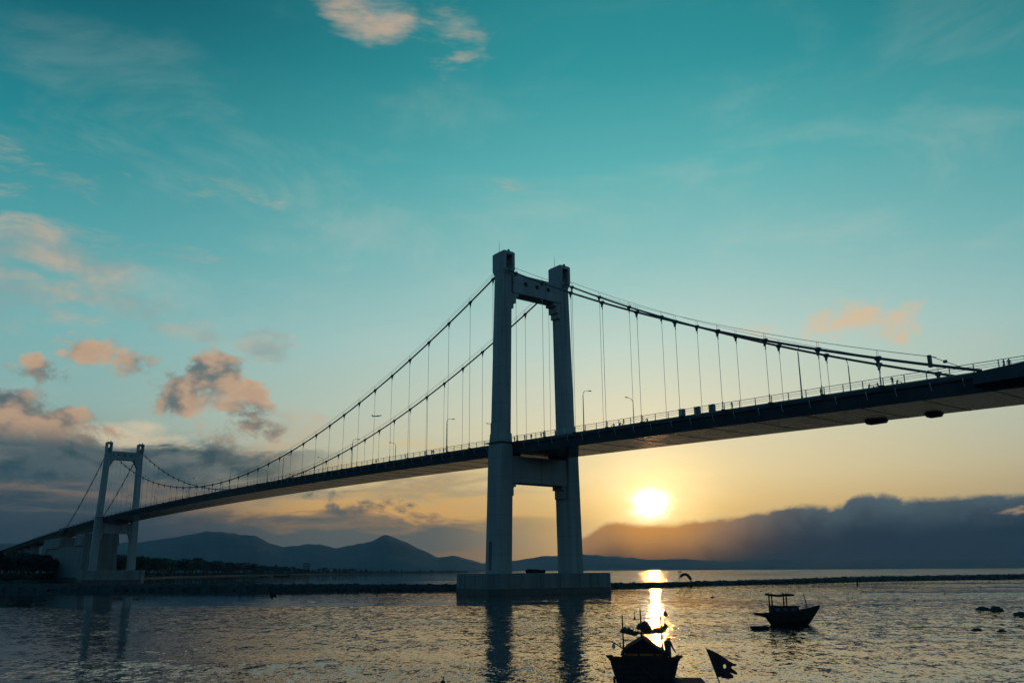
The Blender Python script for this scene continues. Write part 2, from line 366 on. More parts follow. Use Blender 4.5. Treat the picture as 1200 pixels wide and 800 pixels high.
def interp(L, x):
    if x <= L[0][0]: return L[0][1]
    for (a, va), (b, vb) in zip(L, L[1:]):
        if x <= b: return va+(vb-va)*(x-a)/(b-a)
    return L[-1][1]
def hills(name, pts, dist, depth, label, seed, rough=.06):
    """a range of hills: crest heights from the skyline, full slopes in front and behind"""
    cr = []
    for (u, v) in pts:
        P = at_dist(u, v, dist); cr.append((math.degrees(math.atan2(P.x, P.y)), P.z))
    a0, a1 = cr[0][0], cr[-1][0]; n = max(40, int((a1-a0)/.09)); rows = 15; m = MB(); vs = []; fs = []
    for j in range(rows):
        q = j/(rows-1)*2-1      # -1 front foot, 0 crest, 1 back foot
        for i in range(n+1):
            A = a0+(a1-a0)*i/n; h = interp(cr, A)
            w = (1-abs(q))**.85
            rr = dist+depth*q
            nx, ny = rr*math.sin(R(A)), rr*math.cos(R(A))
            k = mnoise.fractal(Vector((nx/520, ny/520, seed)), .8, 2.1, 6)
            k2 = mnoise.fractal(Vector((nx/170, ny/170, seed+9)), .9, 2.1, 4)
            hh = h*w*(1+rough*k*(1 if abs(q) < .05 else 4*min(1, abs(q)*2))+.035*k2)
            vs.append((nx, ny, max(hh, 0)+(-3 if abs(q) == 1 else 0)))
    for j in range(rows-1):
        for i in range(n):
            a = j*(n+1)+i; fs.append((a, a+1, a+n+2, a+n+1))
    o = m.add(vs, fs).build(name, HILL, smooth=True); tag(o, label, 'hills', kind='structure'); return o
hills('hills', [(-330, 640), (-200, 632), (-100, 640), (0, 636), (90, 640), (160, 634), (200, 629), (240, 626), (272, 625), (300, 629), (332, 641), (352, 638), (374, 637), (392, 643),
                (408, 639), (430, 634), (441, 631), (452, 627.5), (461, 630), (474, 634), (500, 646), (514, 652), (531, 650), (545, 654), (562, 659), (575, 666)], 9000, 1800, 'wooded hill range fading in haze beyond the far shore', 2.0, .09)
hills('hills', [(520, 667), (560, 660), (600, 657), (622, 653), (650, 650), (676, 649), (700, 650), (724, 652), (760, 655), (800, 654), (850, 657), (900, 654), (960, 656), (1020, 653), (1080, 655),
                (1150, 653), (1230, 655), (1400, 653), (1600, 655)], 12500, 2500, 'dark mountain range under the cloud bank across the bay', 5.0, .09)

# ------------------------------------------------------------------ bridge
PSI = .6521; BC = Vector((5.3166, 210.8518, 0)); SPAN = 405.0
TV = Vector((math.cos(PSI), math.sin(PSI), 0)); AV = Vector((-math.sin(PSI), math.cos(PSI), 0))
def B(tt, ss, z=0.0): return BC + TV*tt + AV*ss + Vector((0, 0, z))
def on_plane(u, v, off):
    d = pray(u, v); O = Vector((0, 0, CAMH)); k = ((BC+TV*off-O).dot(TV))/d.dot(TV); P = O+d*k; return (P-BC).dot(AV), P.z
def deck_z(s):
    return interp(DZ, s)
_raw = [(-260, 27.0), (-116, 31.3), (-51, 33.1), (0, 34.5), (65, 36.0), (127, 37.1), (218, 37.9), (300, 38.05), (400, 37.5), (500, 35.4), (650, 31.4), (806, 26.6), (1000, 20.0), (1200, 13.0)]
DZ = []
for i in range(-260, 1201, 10):     # smoothed profile
    k = 0; w = 0
    for d in range(-60, 61, 10):
        ww = 1-abs(d)/70; k += ww*interp(_raw, i+d); w += ww
    DZ.append((i, k/w))
bridge = empty('suspension_bridge', BC, PSI)
tag(bridge, 'long suspension bridge with two concrete portal towers and a slim steel deck crossing the bay', 'bridge')
DHW = 8.55       # half deck width
TOP = 82.5
def leg_c(z): return 10.93+(9.2-10.93)*(z-4.5)/(TOP-4.5)
def rect(cx, cy, w, l, z, ch=.28):
    a, b = w/2, l/2
    return [(cx-a+ch, cy-b, z), (cx+a-ch, cy-b, z), (cx+a, cy-b+ch, z), (cx+a, cy+b-ch, z), (cx+a-ch, cy+b, z), (cx-a+ch, cy+b, z), (cx-a, cy+b-ch, z), (cx-a, cy-b+ch, z)]
def tower(s0, capz, far=False):
    dz = deck_z(s0)
    for sg in (-1, 1):
        m = MB()
        lower = [(capz-.05, 4.0, 5.4), (dz-.6, 3.85, 5.2)]
        m.loft([rect(sg*leg_c(z), s0, w, l, z) for z, w, l in lower])
        m.loft([rect(sg*leg_c(z), s0, w, l, z) for z, w, l in [(dz-.62, 3.7, 4.9), (dz+2.2, 3.5, 4.6), (dz+2.25, 3.45, 4.5)]])
        up = [(dz+2.2, 3.3, 4.1), (60, 3.15, 3.85), (77.2, 3.05, 3.65)]
        m.loft([rect(sg*leg_c(z), s0, w, l, z) for z, w, l in up])
        # stiffening bracket by the deck on the main-span side
        m.box((sg*leg_c(dz+3), s0+(2.2 if not far else -2.2), dz+3.6), (2.2, 1.0, 3.0))
        leg = m.build('tower_leg', CONC, bridge)
        # ledge / inspection platform at deck level
        c = leg_c(dz); k = MB(); k.box((sg*c, s0, dz+.0), (4.9, 6.2, .22))
        k.build('inspection_ledge', STEEL, leg)
        # saddle housing: two cheeks, a roof and a flared foot, open fore and aft for the cable
        x = sg*9.2; k = MB()
        k.loft([rect(x, s0, 3.05, 3.65, 76.6, .1), rect(x, s0, 3.4, 4.9, 77.9, .1), rect(x, s0, 3.4, 4.9, 78.05, .1)])
        for q in (-1, 1): k.box((x+q*1.32, s0, 79.9), (.74, 4.9, 3.72))
        k.box((x, s0, 82.14), (3.4, 4.9, .72)); k.box((x, s0, 82.62), (3.0, 4.4, .24))
        k.build('saddle_housing', CONC, leg)
        k = MB(); k.loft([[(x+a, s0+yy, 78.2+zz) for a, zz in ((-.6, 0), (.6, 0), (.42, 1.25-abs(yy)*.28), (-.42, 1.25-abs(yy)*.28))] for yy in (-2.2, -1.1, 0, 1.1, 2.2)])
        k.build('cable_saddle', STEEL, leg)
        k = MB(); k.tube([(x-.5, s0+1.2, 82.6), (x-.5, s0+1.2, 86.2)], [.06, .025], 5); k.build('lightning_rod', STEEL, leg)
        k = MB(); k.lathe([(.38, 0), (.38, .5), (.26, .75), (.1, .85)], (x+.5, s0-1.4, 82.7), 8); k.build('warning_beacon', STEEL, leg)
        # recessed access slot on the outer face near the foot
        if sg < 0:
            k = MB(); k.box((sg*(leg_c(7.5)+1.99), s0+.6, capz+3.6), (.12, 1.0, 7.0)); k.build('access_door', STEEL, leg)
    # upper cross beam with three round openings (drilled) and stepped brackets
    zt, zb = 77.2, 72.2; w = 2.0; xi = leg_c(74.5)-1.45
    m = MB(); hr = .62; hx = [-3.7, 0, 3.7]
    # front and back plates with holes, as a strip of octagon cut-outs
    for yy, flip in ((-w, 1), (w, -1)):
        edges = [-xi, -3.7-1.6, -3.7+1.6, -1.6, 1.6, 3.7-1.6, 3.7+1.6, xi]
        for i in range(len(edges)-1):
            a, b = edges[i], edges[i+1]; cxh = [h for h in hx if a < h < b and abs(b-a-3.2) < .01]
            if not cxh:
                m.add([(a, s0+yy, zb), (b, s0+yy, zb), (b, s0+yy, zt), (a, s0+yy, zt)], [(0, 1, 2, 3)])
            else:
                h = cxh[0]; zc = (zt+zb)/2+.25; n = 16; inn = []; outp = []
                for q in range(n):
                    A = 2*math.pi*(q+.5)/n; ca, sa = math.cos(A), math.sin(A)
                    inn.append((h+hr*ca, s0+yy, zc+hr*sa))
                    tx = 1.6/max(abs(ca), 1e-6); tz = ((zt-zc) if sa > 0 else (zc-zb))/max(abs(sa), 1e-6); tt = min(tx, tz)
                    outp.append((h+tt*ca, s0+yy, zc+tt*sa))
                ring2 = [(p[0], s0+yy*.2, p[2]) for p in inn]
                o = len(m.v); m.v += inn+outp+ring2
                for q in range(n):
                    r_ = (q+1) % n; m.f.append((o+q, o+r_, o+n+r_, o+n+q)); m.f.append((o+2*n+q, o+2*n+r_, o+r_, o+q))
                m.f.append(tuple(o+2*n+q for q in range(n)))
                # fill the four corners of the panel
                for sx in (-1, 1):
                    for zz in (zb, zt):
                        cand = sorted(range(n), key=lambda q: (outp[q][0]-(h+sx*1.6))**2+(outp[q][2]-zz)**2)[:2]
                        o2 = len(m.v); m.v += [outp[cand[0]], outp[cand[1]], (h+sx*1.6, s0+yy, zz)]; m.f.append((o2, o2+1, o2+2))
    m.add([(-xi, s0-w, zt), (xi, s0-w, zt), (xi, s0+w, zt), (-xi, s0+w, zt)], [(0, 1, 2, 3)])
    m.add([(-xi, s0-w, zb), (xi, s0-w, zb), (xi, s0+w, zb), (-xi, s0+w, zb)], [(0, 1, 2, 3)])
    ub = m.build('cross_beam', CONC, bridge)
    for sg in (-1, 1):
        k = MB()
        for i, (dx, z0, z1) in enumerate([(2.0, 71.3, 72.19), (1.15, 69.6, 71.29), (.5, 68.2, 69.59)]):
            ln = dx+.3; k.box((sg*(xi+.15-ln/2), s0, (z0+z1)/2), (ln, 3.4-.2*i, z1-z0))
        k.build('beam_bracket', CONC, ub)
    # lower cross beam below the deck
    zt2, zb2 = dz-3.05, dz-9.3; xi2 = leg_c(28)-1.86
    m = MB(); m.loft([[(sx*xi2, s0-2.2, zb2), (sx*xi2, s0+2.2, zb2), (sx*xi2, s0+2.2, zt2), (sx*xi2, s0-2.2, zt2)] for sx in (-1, 1)])
    lb = m.build('cross_beam', CONC, bridge)
    for sg in (-1, 1):
        k = MB()
        for i, (dx, z0, z1) in enumerate([(1.2, zb2-1.0, zb2-.01), (.6, zb2-3.1, zb2-1.01)]):
            ln = dx+.3; k.box((sg*(xi2+.15-ln/2), s0, (z0+z1)/2), (ln, 3.8-.2*i, z1-z0))
        k.build('beam_bracket', CONC, lb)
        k = MB(); k.box((sg*5.6, s0, zt2+.24), (1.4, 1.6, .46)); k.build('bearing', STEEL, lb)
    # pile cap: long chamfered block with a wet tide band
    T, L, ch = (18.3, 8.8, 2.6) if not far else (17.4, 9.5, 2.6)
    def octa(k_, z): return [(-T+ch-k_, s0-L-k_, z), (T-ch+k_, s0-L-k_, z), (T+k_, s0-L+ch-k_, z), (T+k_, s0+L-ch+k_, z), (T-ch+k_, s0+L+k_, z), (-T+ch-k_, s0+L+k_, z), (-T-k_, s0+L-ch+k_, z), (-T-k_, s0-L+ch-k_, z)]
    m = MB(); m.loft([octa(0, 1.25), octa(0, capz-.25), octa(-.2, capz)]); cap = m.build('pile_cap', CONC2, bridge)
    m = MB(); m.loft([octa(.06, -3), octa(.06, 1.25)]); m.build('tide_band', WET, cap)
    return cap
cap1 = tower(0.0, 4.5); cap2 = tower(SPAN, 6.6, True)
# vertical formwork seams on the near pile cap (raised strips)
for tt in (-11.4, -5.6, .2, 6.0, 11.8):
    k = MB(); k.box((tt, -8.84, 2.8), (.22, .12, 2.9)); k.build('formwork_seam', CONC2, cap1)
# ---- girder segments
def girder_sec(s):
    z = deck_z(s); dp = 2.55
    return [(-DHW, s, z), (-DHW, s, z-.55), (-DHW+.35, s, z-.75), (-7.3, s, z-dp), (7.3, s, z-dp), (DHW-.35, s, z-.75), (DHW, s, z-.55), (DHW, s, z), (0, s, z+.12)]
seg = 405/40
edges = [i*seg for i in range(-19, 64)]
for i in range(len(edges)-1):
    a, b = edges[i]+.03, edges[i+1]-.03
    m = MB(); m.loft([girder_sec(a), girder_sec(b)]); m.build('girder_segment', GIRD, bridge)
# thin joint plates hidden between the segments, and the approach viaduct at the far end
m = MB()
for e in edges[1:-1]:
    m.loft([[(p[0]*.985, e+d, p[2]-.08 if p[2] > deck_z(e)-.1 else p[2]+.06) for p in girder_sec(e)] for d in (-.04, .04)])
tag(m.build('segment_joint', STEEL, bridge), kind='stuff')
for i in range(16):
    a, b = edges[-1]+i*34+.05, edges[-1]+(i+1)*34-.05
    m = MB()
    m.loft([[(-DHW, s, deck_z(s)), (-DHW, s, deck_z(s)-.6), (-6.5, s, deck_z(s)-.9), (-5.6, s, deck_z(s)-2.2), (5.6, s, deck_z(s)-2.2), (6.5, s, deck_z(s)-.9), (DHW, s, deck_z(s)-.6), (DHW, s, deck_z(s))] for s in (a, (a+b)/2, b)])
    m.build('viaduct_span', CONC2, bridge)
    s = b; m = MB()
    m.loft([rect(0, s, w, l, z, .3) for z, w, l in ((-1, 6.5, 2.6), (deck_z(s)-4.2, 6.0, 2.4), (deck_z(s)-2.3, 13.0, 2.8))]); m.build('viaduct_pier', CONC2, bridge)
# far approach: second anchorage-side deck is carried by a pier out of view to the near side as well
for s in (-140, -176):
    m = MB(); m.loft([rect(0, s, w, l, z, .3) for z, w, l in ((-2, 7.5, 4.0), (deck_z(s)-5, 7.0, 3.8), (deck_z(s)-2.6, 14.5, 4.4))]); m.build('viaduct_pier', CONC2, bridge)
# ---- soffit strips over the segment joints and scupper pipes along the fascia
for e in edges:
    if e < 150:
        z = deck_z(e)-2.555; m = MB(); m.box((0, e, z-.02), (14.4, .2, .06)); m.build('soffit_strip', GIRD, bridge)
        for q in (.33, .8):
            sp = e+seg*q; m = MB(); m.tube([(-DHW-.05, sp, deck_z(sp)-.3), (-DHW-.07, sp, deck_z(sp)-.85), (-DHW+.25, sp, deck_z(sp)-1.6)], .06, 5); m.build('scupper_pipe', GALV, bridge)
# ---- edge kerbs
for sg in (-1, 1):
    m = MB(); ss_ = [e for e in edges]
    m.loft([[(sg*8.5, s, deck_z(s)+.01), (sg*8.15, s, deck_z(s)+.02), (sg*8.15, s, deck_z(s)+.28), (sg*8.5, s, deck_z(s)+.28)] for s in ss_]); m.build('kerb', CONC2, bridge)
m = MB(); m.loft([[(-5.9, s, deck_z(s)+.06), (0, s, deck_z(s)+.14), (5.9, s, deck_z(s)+.06), (5.9, s, deck_z(s)+.03), (-5.9, s, deck_z(s)+.03)] for s in edges]); m.build('carriageway', ASPH, bridge)
# ---- railings: rails as long bars, posts singly where they show largest
def rail(sg):
    rl = MB(); tx = sg*8.34
    ss_ = [i*seg for i in range(-19, 64)]
    for hh, r_ in ((1.52, .055), (1.12, .035), (.78, .03)):
        rl.tube([(tx, s, deck_z(s)+hh) for s in ss_], r_, 5)
    ro = rl.build('railing', GALV, bridge)
    pm = MB(); pm.box((0, 0, .86), (.10, .12, 1.32)); pm.box((0, 0, .30), (.22, .24, .05)); pme = pm.mesh('railing_post', GALV)
    rest = MB(); s = -130.0; n = 0
    while s < 640:
        z = deck_z(s)
        if sg < 0 and s < 330: link('railing_post', pme, ro, (tx, s, z))
        else: rest.box((tx, s, z+.86), (.10, .12, 1.32))
        s += 3.4
    tag(rest.build('railing_posts_far', GALV, ro), kind='stuff')
rail(-1); rail(1)
# ---- cables
def cable_z(s):
    if s < 0: return 78.75+.549*s+.00112*s*s
    if s > SPAN: q = SPAN-s; return 78.75+.549*q+.00112*q*q
    return 41.2+(78.75-41.2)*((s-SPAN/2)/(SPAN/2))**2
END = 111.0
main_hang = [4.6+i*(SPAN-9.2)/39 for i in range(40)]; side_hang = [-5.0-i*10.12 for i in range(10)]
hang = side_hang[::-1]+main_hang+[SPAN-s for s in side_hang]
clampm = MB(); clampm.lathe([(.30, -.5), (.36, -.42), (.36, .42), (.30, .5)], n=8)
clampm.v = [(x, z, y) for x, y, z in clampm.v]
clampm.loft([[(-.14, -.34, -.1), (.14, -.34, -.1), (.14, .34, -.1), (-.14, .34, -.1)], [(-.1, -.14, -1.05), (.1, -.14, -1.05), (.1, .14, -1.05), (-.1, .14, -1.05)]])
clamp_me = clampm.mesh('cable_clamp', STEEL)
stm = MB(); stm.tube([(-.22, 0, .3), (-.22, 0, 1.3)], .03, 4); stm.tube([(.22, 0, .3), (.22, 0, 1.3)], .03, 4); st_me = stm.mesh('rope_stanchion', STEEL)
for sg in (-1, 1):
    ss_ = [-END+i*3.0 for i in range(int(END/3))]+[0.0]+[i*405/110 for i in range(1, 110)]+[SPAN]+[SPAN+END-i*3.0 for i in range(int(END/3)-1, -1, -1)]
    ss_ = sorted(set(ss_))
    x = sg*9.2; m = MB(); m.tube([(x, s, cable_z(s)) for s in ss_], .215, 8); mc = m.build('main_cable', CABLE, bridge, True)
    m = MB()
    for dx in (-.22, .22):
        m.tube([(x+dx, s, cable_z(s)+1.28) for s in ss_ if s > -105.5 and s < SPAN+105.5 and abs(s) > .1 and abs(s-SPAN) > .1], .03, 4)
    m.build('hand_rope', ROPE, mc)
    for s in hang:
        z = cable_z(s); sl_ = (cable_z(s+.5)-cable_z(s-.5))
        o = link('cable_clamp', clamp_me, mc, (x, s, z)); o.rotation_euler = (math.atan(sl_)*.35, 0, 0)
        link('rope_stanchion', st_me, mc, (x, s, z))
        # suspender from the clamp to the outrigger on the deck edge
        zb = deck_z(s)+.25
        if z-1.0 > zb+.3:
            k = MB(); k.tube([(x, s, z-.9), (x, s, zb+.9)], .045, 5); k.tube([(x, s, z-1.6), (x, s, z-.85)], .10, 5); k.tube([(x, s, zb), (x, s, zb+1.4)], .11, 5)
            su = k.build('suspender', ROPE, bridge)
            k = MB(); k.box((sg*8.95, s, zb-.25), (.9, .5, .5)); k.build('anchor_bracket', GIRD, su)
    # cable end post and splay collar where the cable dives into the deck edge
    for e, dr in ((-END+7, -1), (SPAN+END-7, 1)):
        k = MB(); z = cable_z(e); k.box((x, e, z+.55), (.5, .45, 1.8)); k.tube([(x, e, z+1.35), (x, e+dr*4.5, deck_z(e)+.9)], .05, 5); k.box((x, e+dr*2.2, (z+1.35)*.511+(deck_z(e)+.9)*.489), (.3, .5, .4)); k.build('cable_end_post', STEEL, mc)
    for e in (-END-4, SPAN+END+4):
        k = MB(); k.loft([[(sg*8.56, e+yy, deck_z(e)-2.0), (sg*10.0, e+yy, deck_z(e)-1.6), (sg*10.0, e+yy, deck_z(e)+zz), (sg*8.56, e+yy, deck_z(e)+zz)] for yy, zz in ((-12, .42), (-3, .42), (5, .05))])
        k.build('cable_anchor_fairing', GIRD, bridge)
# bearing blocks under the near side span
for (s0, s1) in ((-87.6, -84.1), (-97.1, -94.7)):
    k = MB(); z = deck_z((s0+s1)/2)-2.56; k.loft([[(5.4, s0, z), (7.25, s0, z), (7.25, s1, z), (5.4, s1, z)], [(5.6, s0+.3, z-.5), (7.1, s0+.3, z-.5), (7.1, s1-.3, z-.5), (5.6, s1-.3, z-.5)]]); k.build('girder_block', CONC2, bridge)
# far anchorage: massive battered block on the shore side of the far tower, with an open notch
m = MB(); s0 = SPAN+20
A = [(-10.5, SPAN+16), (10.5, SPAN+16), (10.5, SPAN+165), (-10.5, SPAN+165)]
def blk(sa, sb, za, zb_, bat=0.0, hw=10.0):
    return [[(-hw-1, sa, za), (hw+1, sa, za), (hw+1, sb+bat, za), (-hw-1, sb+bat, za)], [(-hw, sa, zb_), (hw, sa, zb_), (hw, sb, zb_), (-hw, sb, zb_)]]
anch = MB(); anch.loft(blk(SPAN+34, SPAN+150, 2.6, 22)); anch.loft(blk(SPAN+108, SPAN+150, 21.9, 29.0, 4)); anch.loft(blk(SPAN+34, SPAN+58, 21.9, 29.5))
an = anch.build('anchorage', CONC2, bridge)
k = MB(); k.loft(blk(SPAN+150.1, SPAN+166, 2.6, 29.0, 14, 10.4)); k.build('anchorage_buttress', CONC2, an)
k = MB(); k.box((0, SPAN+100, .6), (27, 150, 4.0)); k.build('anchorage_footing', WET, an)
# rubble heap left between the legs on the near cap
m = MB()
for i in range(9):
    m.ball((-1.5+i*.55+random.uniform(-.3, .3), 1.5+random.uniform(-1, 1), 4.55+random.uniform(.1, .35)), random.uniform(.5, .85), 6, (1.3, 1, .8), .15)
rb = m.build('tarpaulin_heap', TARP, None); rb.location = BC; rb.rotation_euler = (0, 0, PSI)
tag(rb, 'low dark covered heap lying between the tower legs on the concrete pile cap', 'heap')

# ------------------------------------------------------------------ things on the deck
def lamp_proto():
    r = empty('street_lamp'); m = MB()
    m.tube([(0, 0, 0), (0, 0, 4), (0, 0, 8.2), (.12, 0, 8.75), (.5, 0, 9.15)], [.13, .11, .085, .075, .06], 7); m.build('pole', GALV, r)
    m = MB(); m.tube([(.5, 0, 9.15), (1.1, 0, 9.3), (1.7, 0, 9.35)], [.055, .05, .045], 6); m.build('arm', GALV, r)
    m = MB(); m.loft([[(1.6, -.1, 9.3), (1.6, .1, 9.3), (1.6, .08, 9.42), (1.6, -.08, 9.42)], [(2.0, -.17, 9.3), (2.0, .17, 9.3), (2.0, .12, 9.47), (2.0, -.12, 9.47)], [(2.5, -.1, 9.33), (2.5, .1, 9.33), (2.5, .07, 9.42), (2.5, -.07, 9.42)]])
    h = m.build('lamp_head', STEEL, r); m = MB(); m.box((2.05, 0, 9.285), (.6, .2, .03)); m.build('lens', GLASSM, h)
    m = MB(); m.lathe([(.26, 0), (.26, .08), (.17, .16), (.17, .7), (.13, .74)], n=8); m.build('base', STEEL, r)
    note_kids(r); return r
lp = lamp_proto(); first = True
for k in range(-1, 11):
    s_ = -27 + 54.3*k
    if s_ < -100 or s_ > 560: continue
    for sg in (-1, 1):
        o = lp if first else copy_tree(lp); first = False
        p = B(sg*7.9, s_ + (0 if sg < 0 else .5), deck_z(s_)+.02); o.location = p; o.rotation_euler = (0, 0, PSI + (0 if sg < 0 else math.pi))
        if sg < 0: tag(o, 'tall grey street lamp on the bridge edge facing the fishing boats, arm over the road', 'street lamp', 'street lamps on the boat side of the bridge')
        else: tag(o, 'tall grey street lamp on the bridge edge facing the sun, only its upper half showing', 'street lamp', 'street lamps on the sunward side of the bridge')
# three equipment cabinets standing in a row on the walkway
names = ['boxy grey cabinet on the bridge walkway, closest of its row to the tower', 'boxy grey cabinet in the middle of the row of three on the bridge walkway', 'boxy grey cabinet on the bridge walkway, farthest of its row from the tower']
cp = None
for i, s_ in enumerate((-54.8, -58.6, -62.1)):
    if cp is None:
        cp = empty('equipment_cabinet'); m = MB(); m.box((0, 0, .86), (.62, 1.18, 1.48)); m.build('body', CAB, cp)
        m = MB(); m.box((0, 0, 1.64), (.74, 1.3, .08)); m.build('lid', STEEL, cp); m = MB(); m.box((0, 0, .07), (.7, 1.24, .12)); m.build('plinth', CONC2, cp)
        for q in (-1, 1):
            m = MB(); m.box((-.32, q*.28, .88), (.03, .5, 1.3)); d = m.build('door', CAB, cp); m = MB(); m.box((-.35, q*.08, .9), (.03, .03, .16)); m.build('handle', GALV, d)
        note_kids(cp); o = cp
    else: o = copy_tree(cp)
    o.location = B(-7.75, s_, deck_z(s_)+.03); o.rotation_euler = (0, 0, PSI)
    tag(o, names[i], 'cabinet', 'cabinets on the bridge walkway')

# ------------------------------------------------------------------ people
def person_mesh(name, pose, m, h=1.68):
    """one continuous skinned body; pose: dict of joint positions in metres for h = 1.68"""
    J = {'pel': (0, 0, .93), 'wai': (0, 0, 1.08), 'che': (0, .01, 1.27), 'nec': (0, .0, 1.44), 'hea': (0, .02, 1.53), 'top': (0, .02, 1.66),
         'sl': (-.17, 0, 1.39), 'el': (-.23, .02, 1.12), 'wl': (-.24, .07, .88), 'fl': (-.24, .09, .78), 'sr': (.17, 0, 1.39), 'er': (.23, .02, 1.12), 'wr': (.24, .07, .88), 'fr': (.24, .09, .78),
         'hl': (-.09, 0, .88), 'kl': (-.10, .02, .48), 'al': (-.10, -.02, .09), 'tl': (-.11, .14, .04), 'hr': (.09, 0, .88), 'kr': (.10, .02, .48), 'ar': (.10, -.02, .09), 'tr': (.11, .14, .04)}
    J.update(pose)
    rad = {'pel': .125, 'wai': .115, 'che': .14, 'nec': .055, 'hea': .088, 'top': .075, 'sl': .06, 'sr': .06, 'el': .043, 'er': .043, 'wl': .03, 'wr': .03, 'fl': .026, 'fr': .026,
           'hl': .085, 'hr': .085, 'kl': .058, 'kr': .058, 'al': .042, 'ar': .042, 'tl': .035, 'tr': .035}
    ks = list(J); E_ = [('pel', 'wai'), ('wai', 'che'), ('che', 'nec'), ('nec', 'hea'), ('hea', 'top'), ('che', 'sl'), ('sl', 'el'), ('el', 'wl'), ('wl', 'fl'), ('che', 'sr'), ('sr', 'er'), ('er', 'wr'), ('wr', 'fr'),
                       ('pel', 'hl'), ('hl', 'kl'), ('kl', 'al'), ('al', 'tl'), ('pel', 'hr'), ('hr', 'kr'), ('kr', 'ar'), ('ar', 'tr')]
    me = bpy.data.meshes.new(name); k_ = h/1.68
    me.from_pydata([tuple(c*k_ for c in J[k]) for k in ks], [(ks.index(a), ks.index(b)) for a, b in E_], []); me.materials.append(m)
    o = bpy.data.objects.new(name, me); COL.objects.link(o)
    o.modifiers.new('skin', 'SKIN'); o.modifiers.new('sub', 'SUBSURF').levels = 1
    for md in o.modifiers:
        if md.type == 'SUBSURF': md.render_levels = 2
    for i, k in enumerate(ks):
        sv = me.skin_vertices[0].data[i]; r = rad[k]*k_; sv.radius = (r*(1.25 if k in ('pel', 'wai', 'che') else 1), r); sv.use_root = (k == 'pel')
    return o
PM = [person_material('clothes_a', (.32, .2, .14), (.035, .04, .055), (.02, .022, .03), (.015, .013, .012), 1.68),
      person_material('clothes_b', (.32, .2, .14), (.28, .12, .10), (.05, .05, .05), (.015, .013, .012), 1.68),
      person_material('clothes_c', (.32, .2, .14), (.3, .3, .28), (.04, .05, .08), (.015, .013, .012), 1.68)]
walk = {'kl': (-.10, .16, .52), 'al': (-.10, .20, .12), 'tl': (-.11, .36, .08), 'kr': (.10, .02, .48), 'ar': (.10, -.26, .12), 'tr': (.11, -.12, .04), 'el': (-.23, -.10, 1.13), 'wl': (-.24, -.12, .89), 'fl': (-.24, -.10, .80), 'er': (.23, .10, 1.13), 'wr': (.23, .24, .93), 'fr': (.23, .30, .86)}
lean = {'hea': (0, .12, 1.50), 'nec': (0, .08, 1.42), 'top': (0, .14, 1.63), 'che': (0, .06, 1.26), 'sl': (-.17, .07, 1.37), 'sr': (.17, .07, 1.37), 'el': (-.24, .24, 1.18), 'wl': (-.16, .44, 1.20), 'fl': (-.12, .50, 1.21), 'er': (.24, .24, 1.18), 'wr': (.16, .44, 1.20), 'fr': (.12, .50, 1.21)}
stand = {}
ppl = [(497, 0, 0), (505, 1, 0), (507, 2, 2), (519, 0, 2), (523, 1, 1), (603, 2, 1), (614, 0, 0), (621.5, 1, 2), (633, 2, 0), (637, 0, 1), (440, 0, 2), (475, 1, 1), (858, 0, 1), (961, 1, 2), (1046, 2, 1), (1176, 0, 0), (1182, 1, 2), (730, 2, 0)]
desc = ['person walking along the bridge walkway beside the railing', 'person leaning on the railing of the bridge walkway', 'person standing upright on the bridge walkway by the railing']
protos = {}
for i, (u, mi, ps) in enumerate(ppl):
    s_, _z = on_plane(u, 500, -7.6)
    for _ in range(6):      # pixel column -> station on the walkway
        lo = B(-7.6, s_, deck_z(s_)+1)
        d = Vector((lo.x, lo.y, lo.z-CAMH)); dep = d.y*math.cos(PITCH)+d.z*math.sin(PITCH); uu = 600+FPX*d.x/dep
        s_ -= (u-uu)/5.0*.6
    key = (mi, ps)
    if key not in protos: protos[key] = person_mesh('person', (walk, lean, stand)[ps], PM[mi]); o = protos[key]
    else: o = protos[key].copy(); COL.objects.link(o)
    rz = {0: PSI+(0 if i % 2 else math.pi), 1: PSI+math.pi/2, 2: PSI+random.uniform(-3, 3)}[ps]
    off = -7.72 if ps == 1 else -7.5
    o.location = B(off, s_, deck_z(s_)+.03); o.rotation_euler = (0, 0, rz)
    tag(o, desc[ps], 'person', ['people walking on the bridge', 'people leaning on the bridge railing', 'people standing on the bridge'][ps])
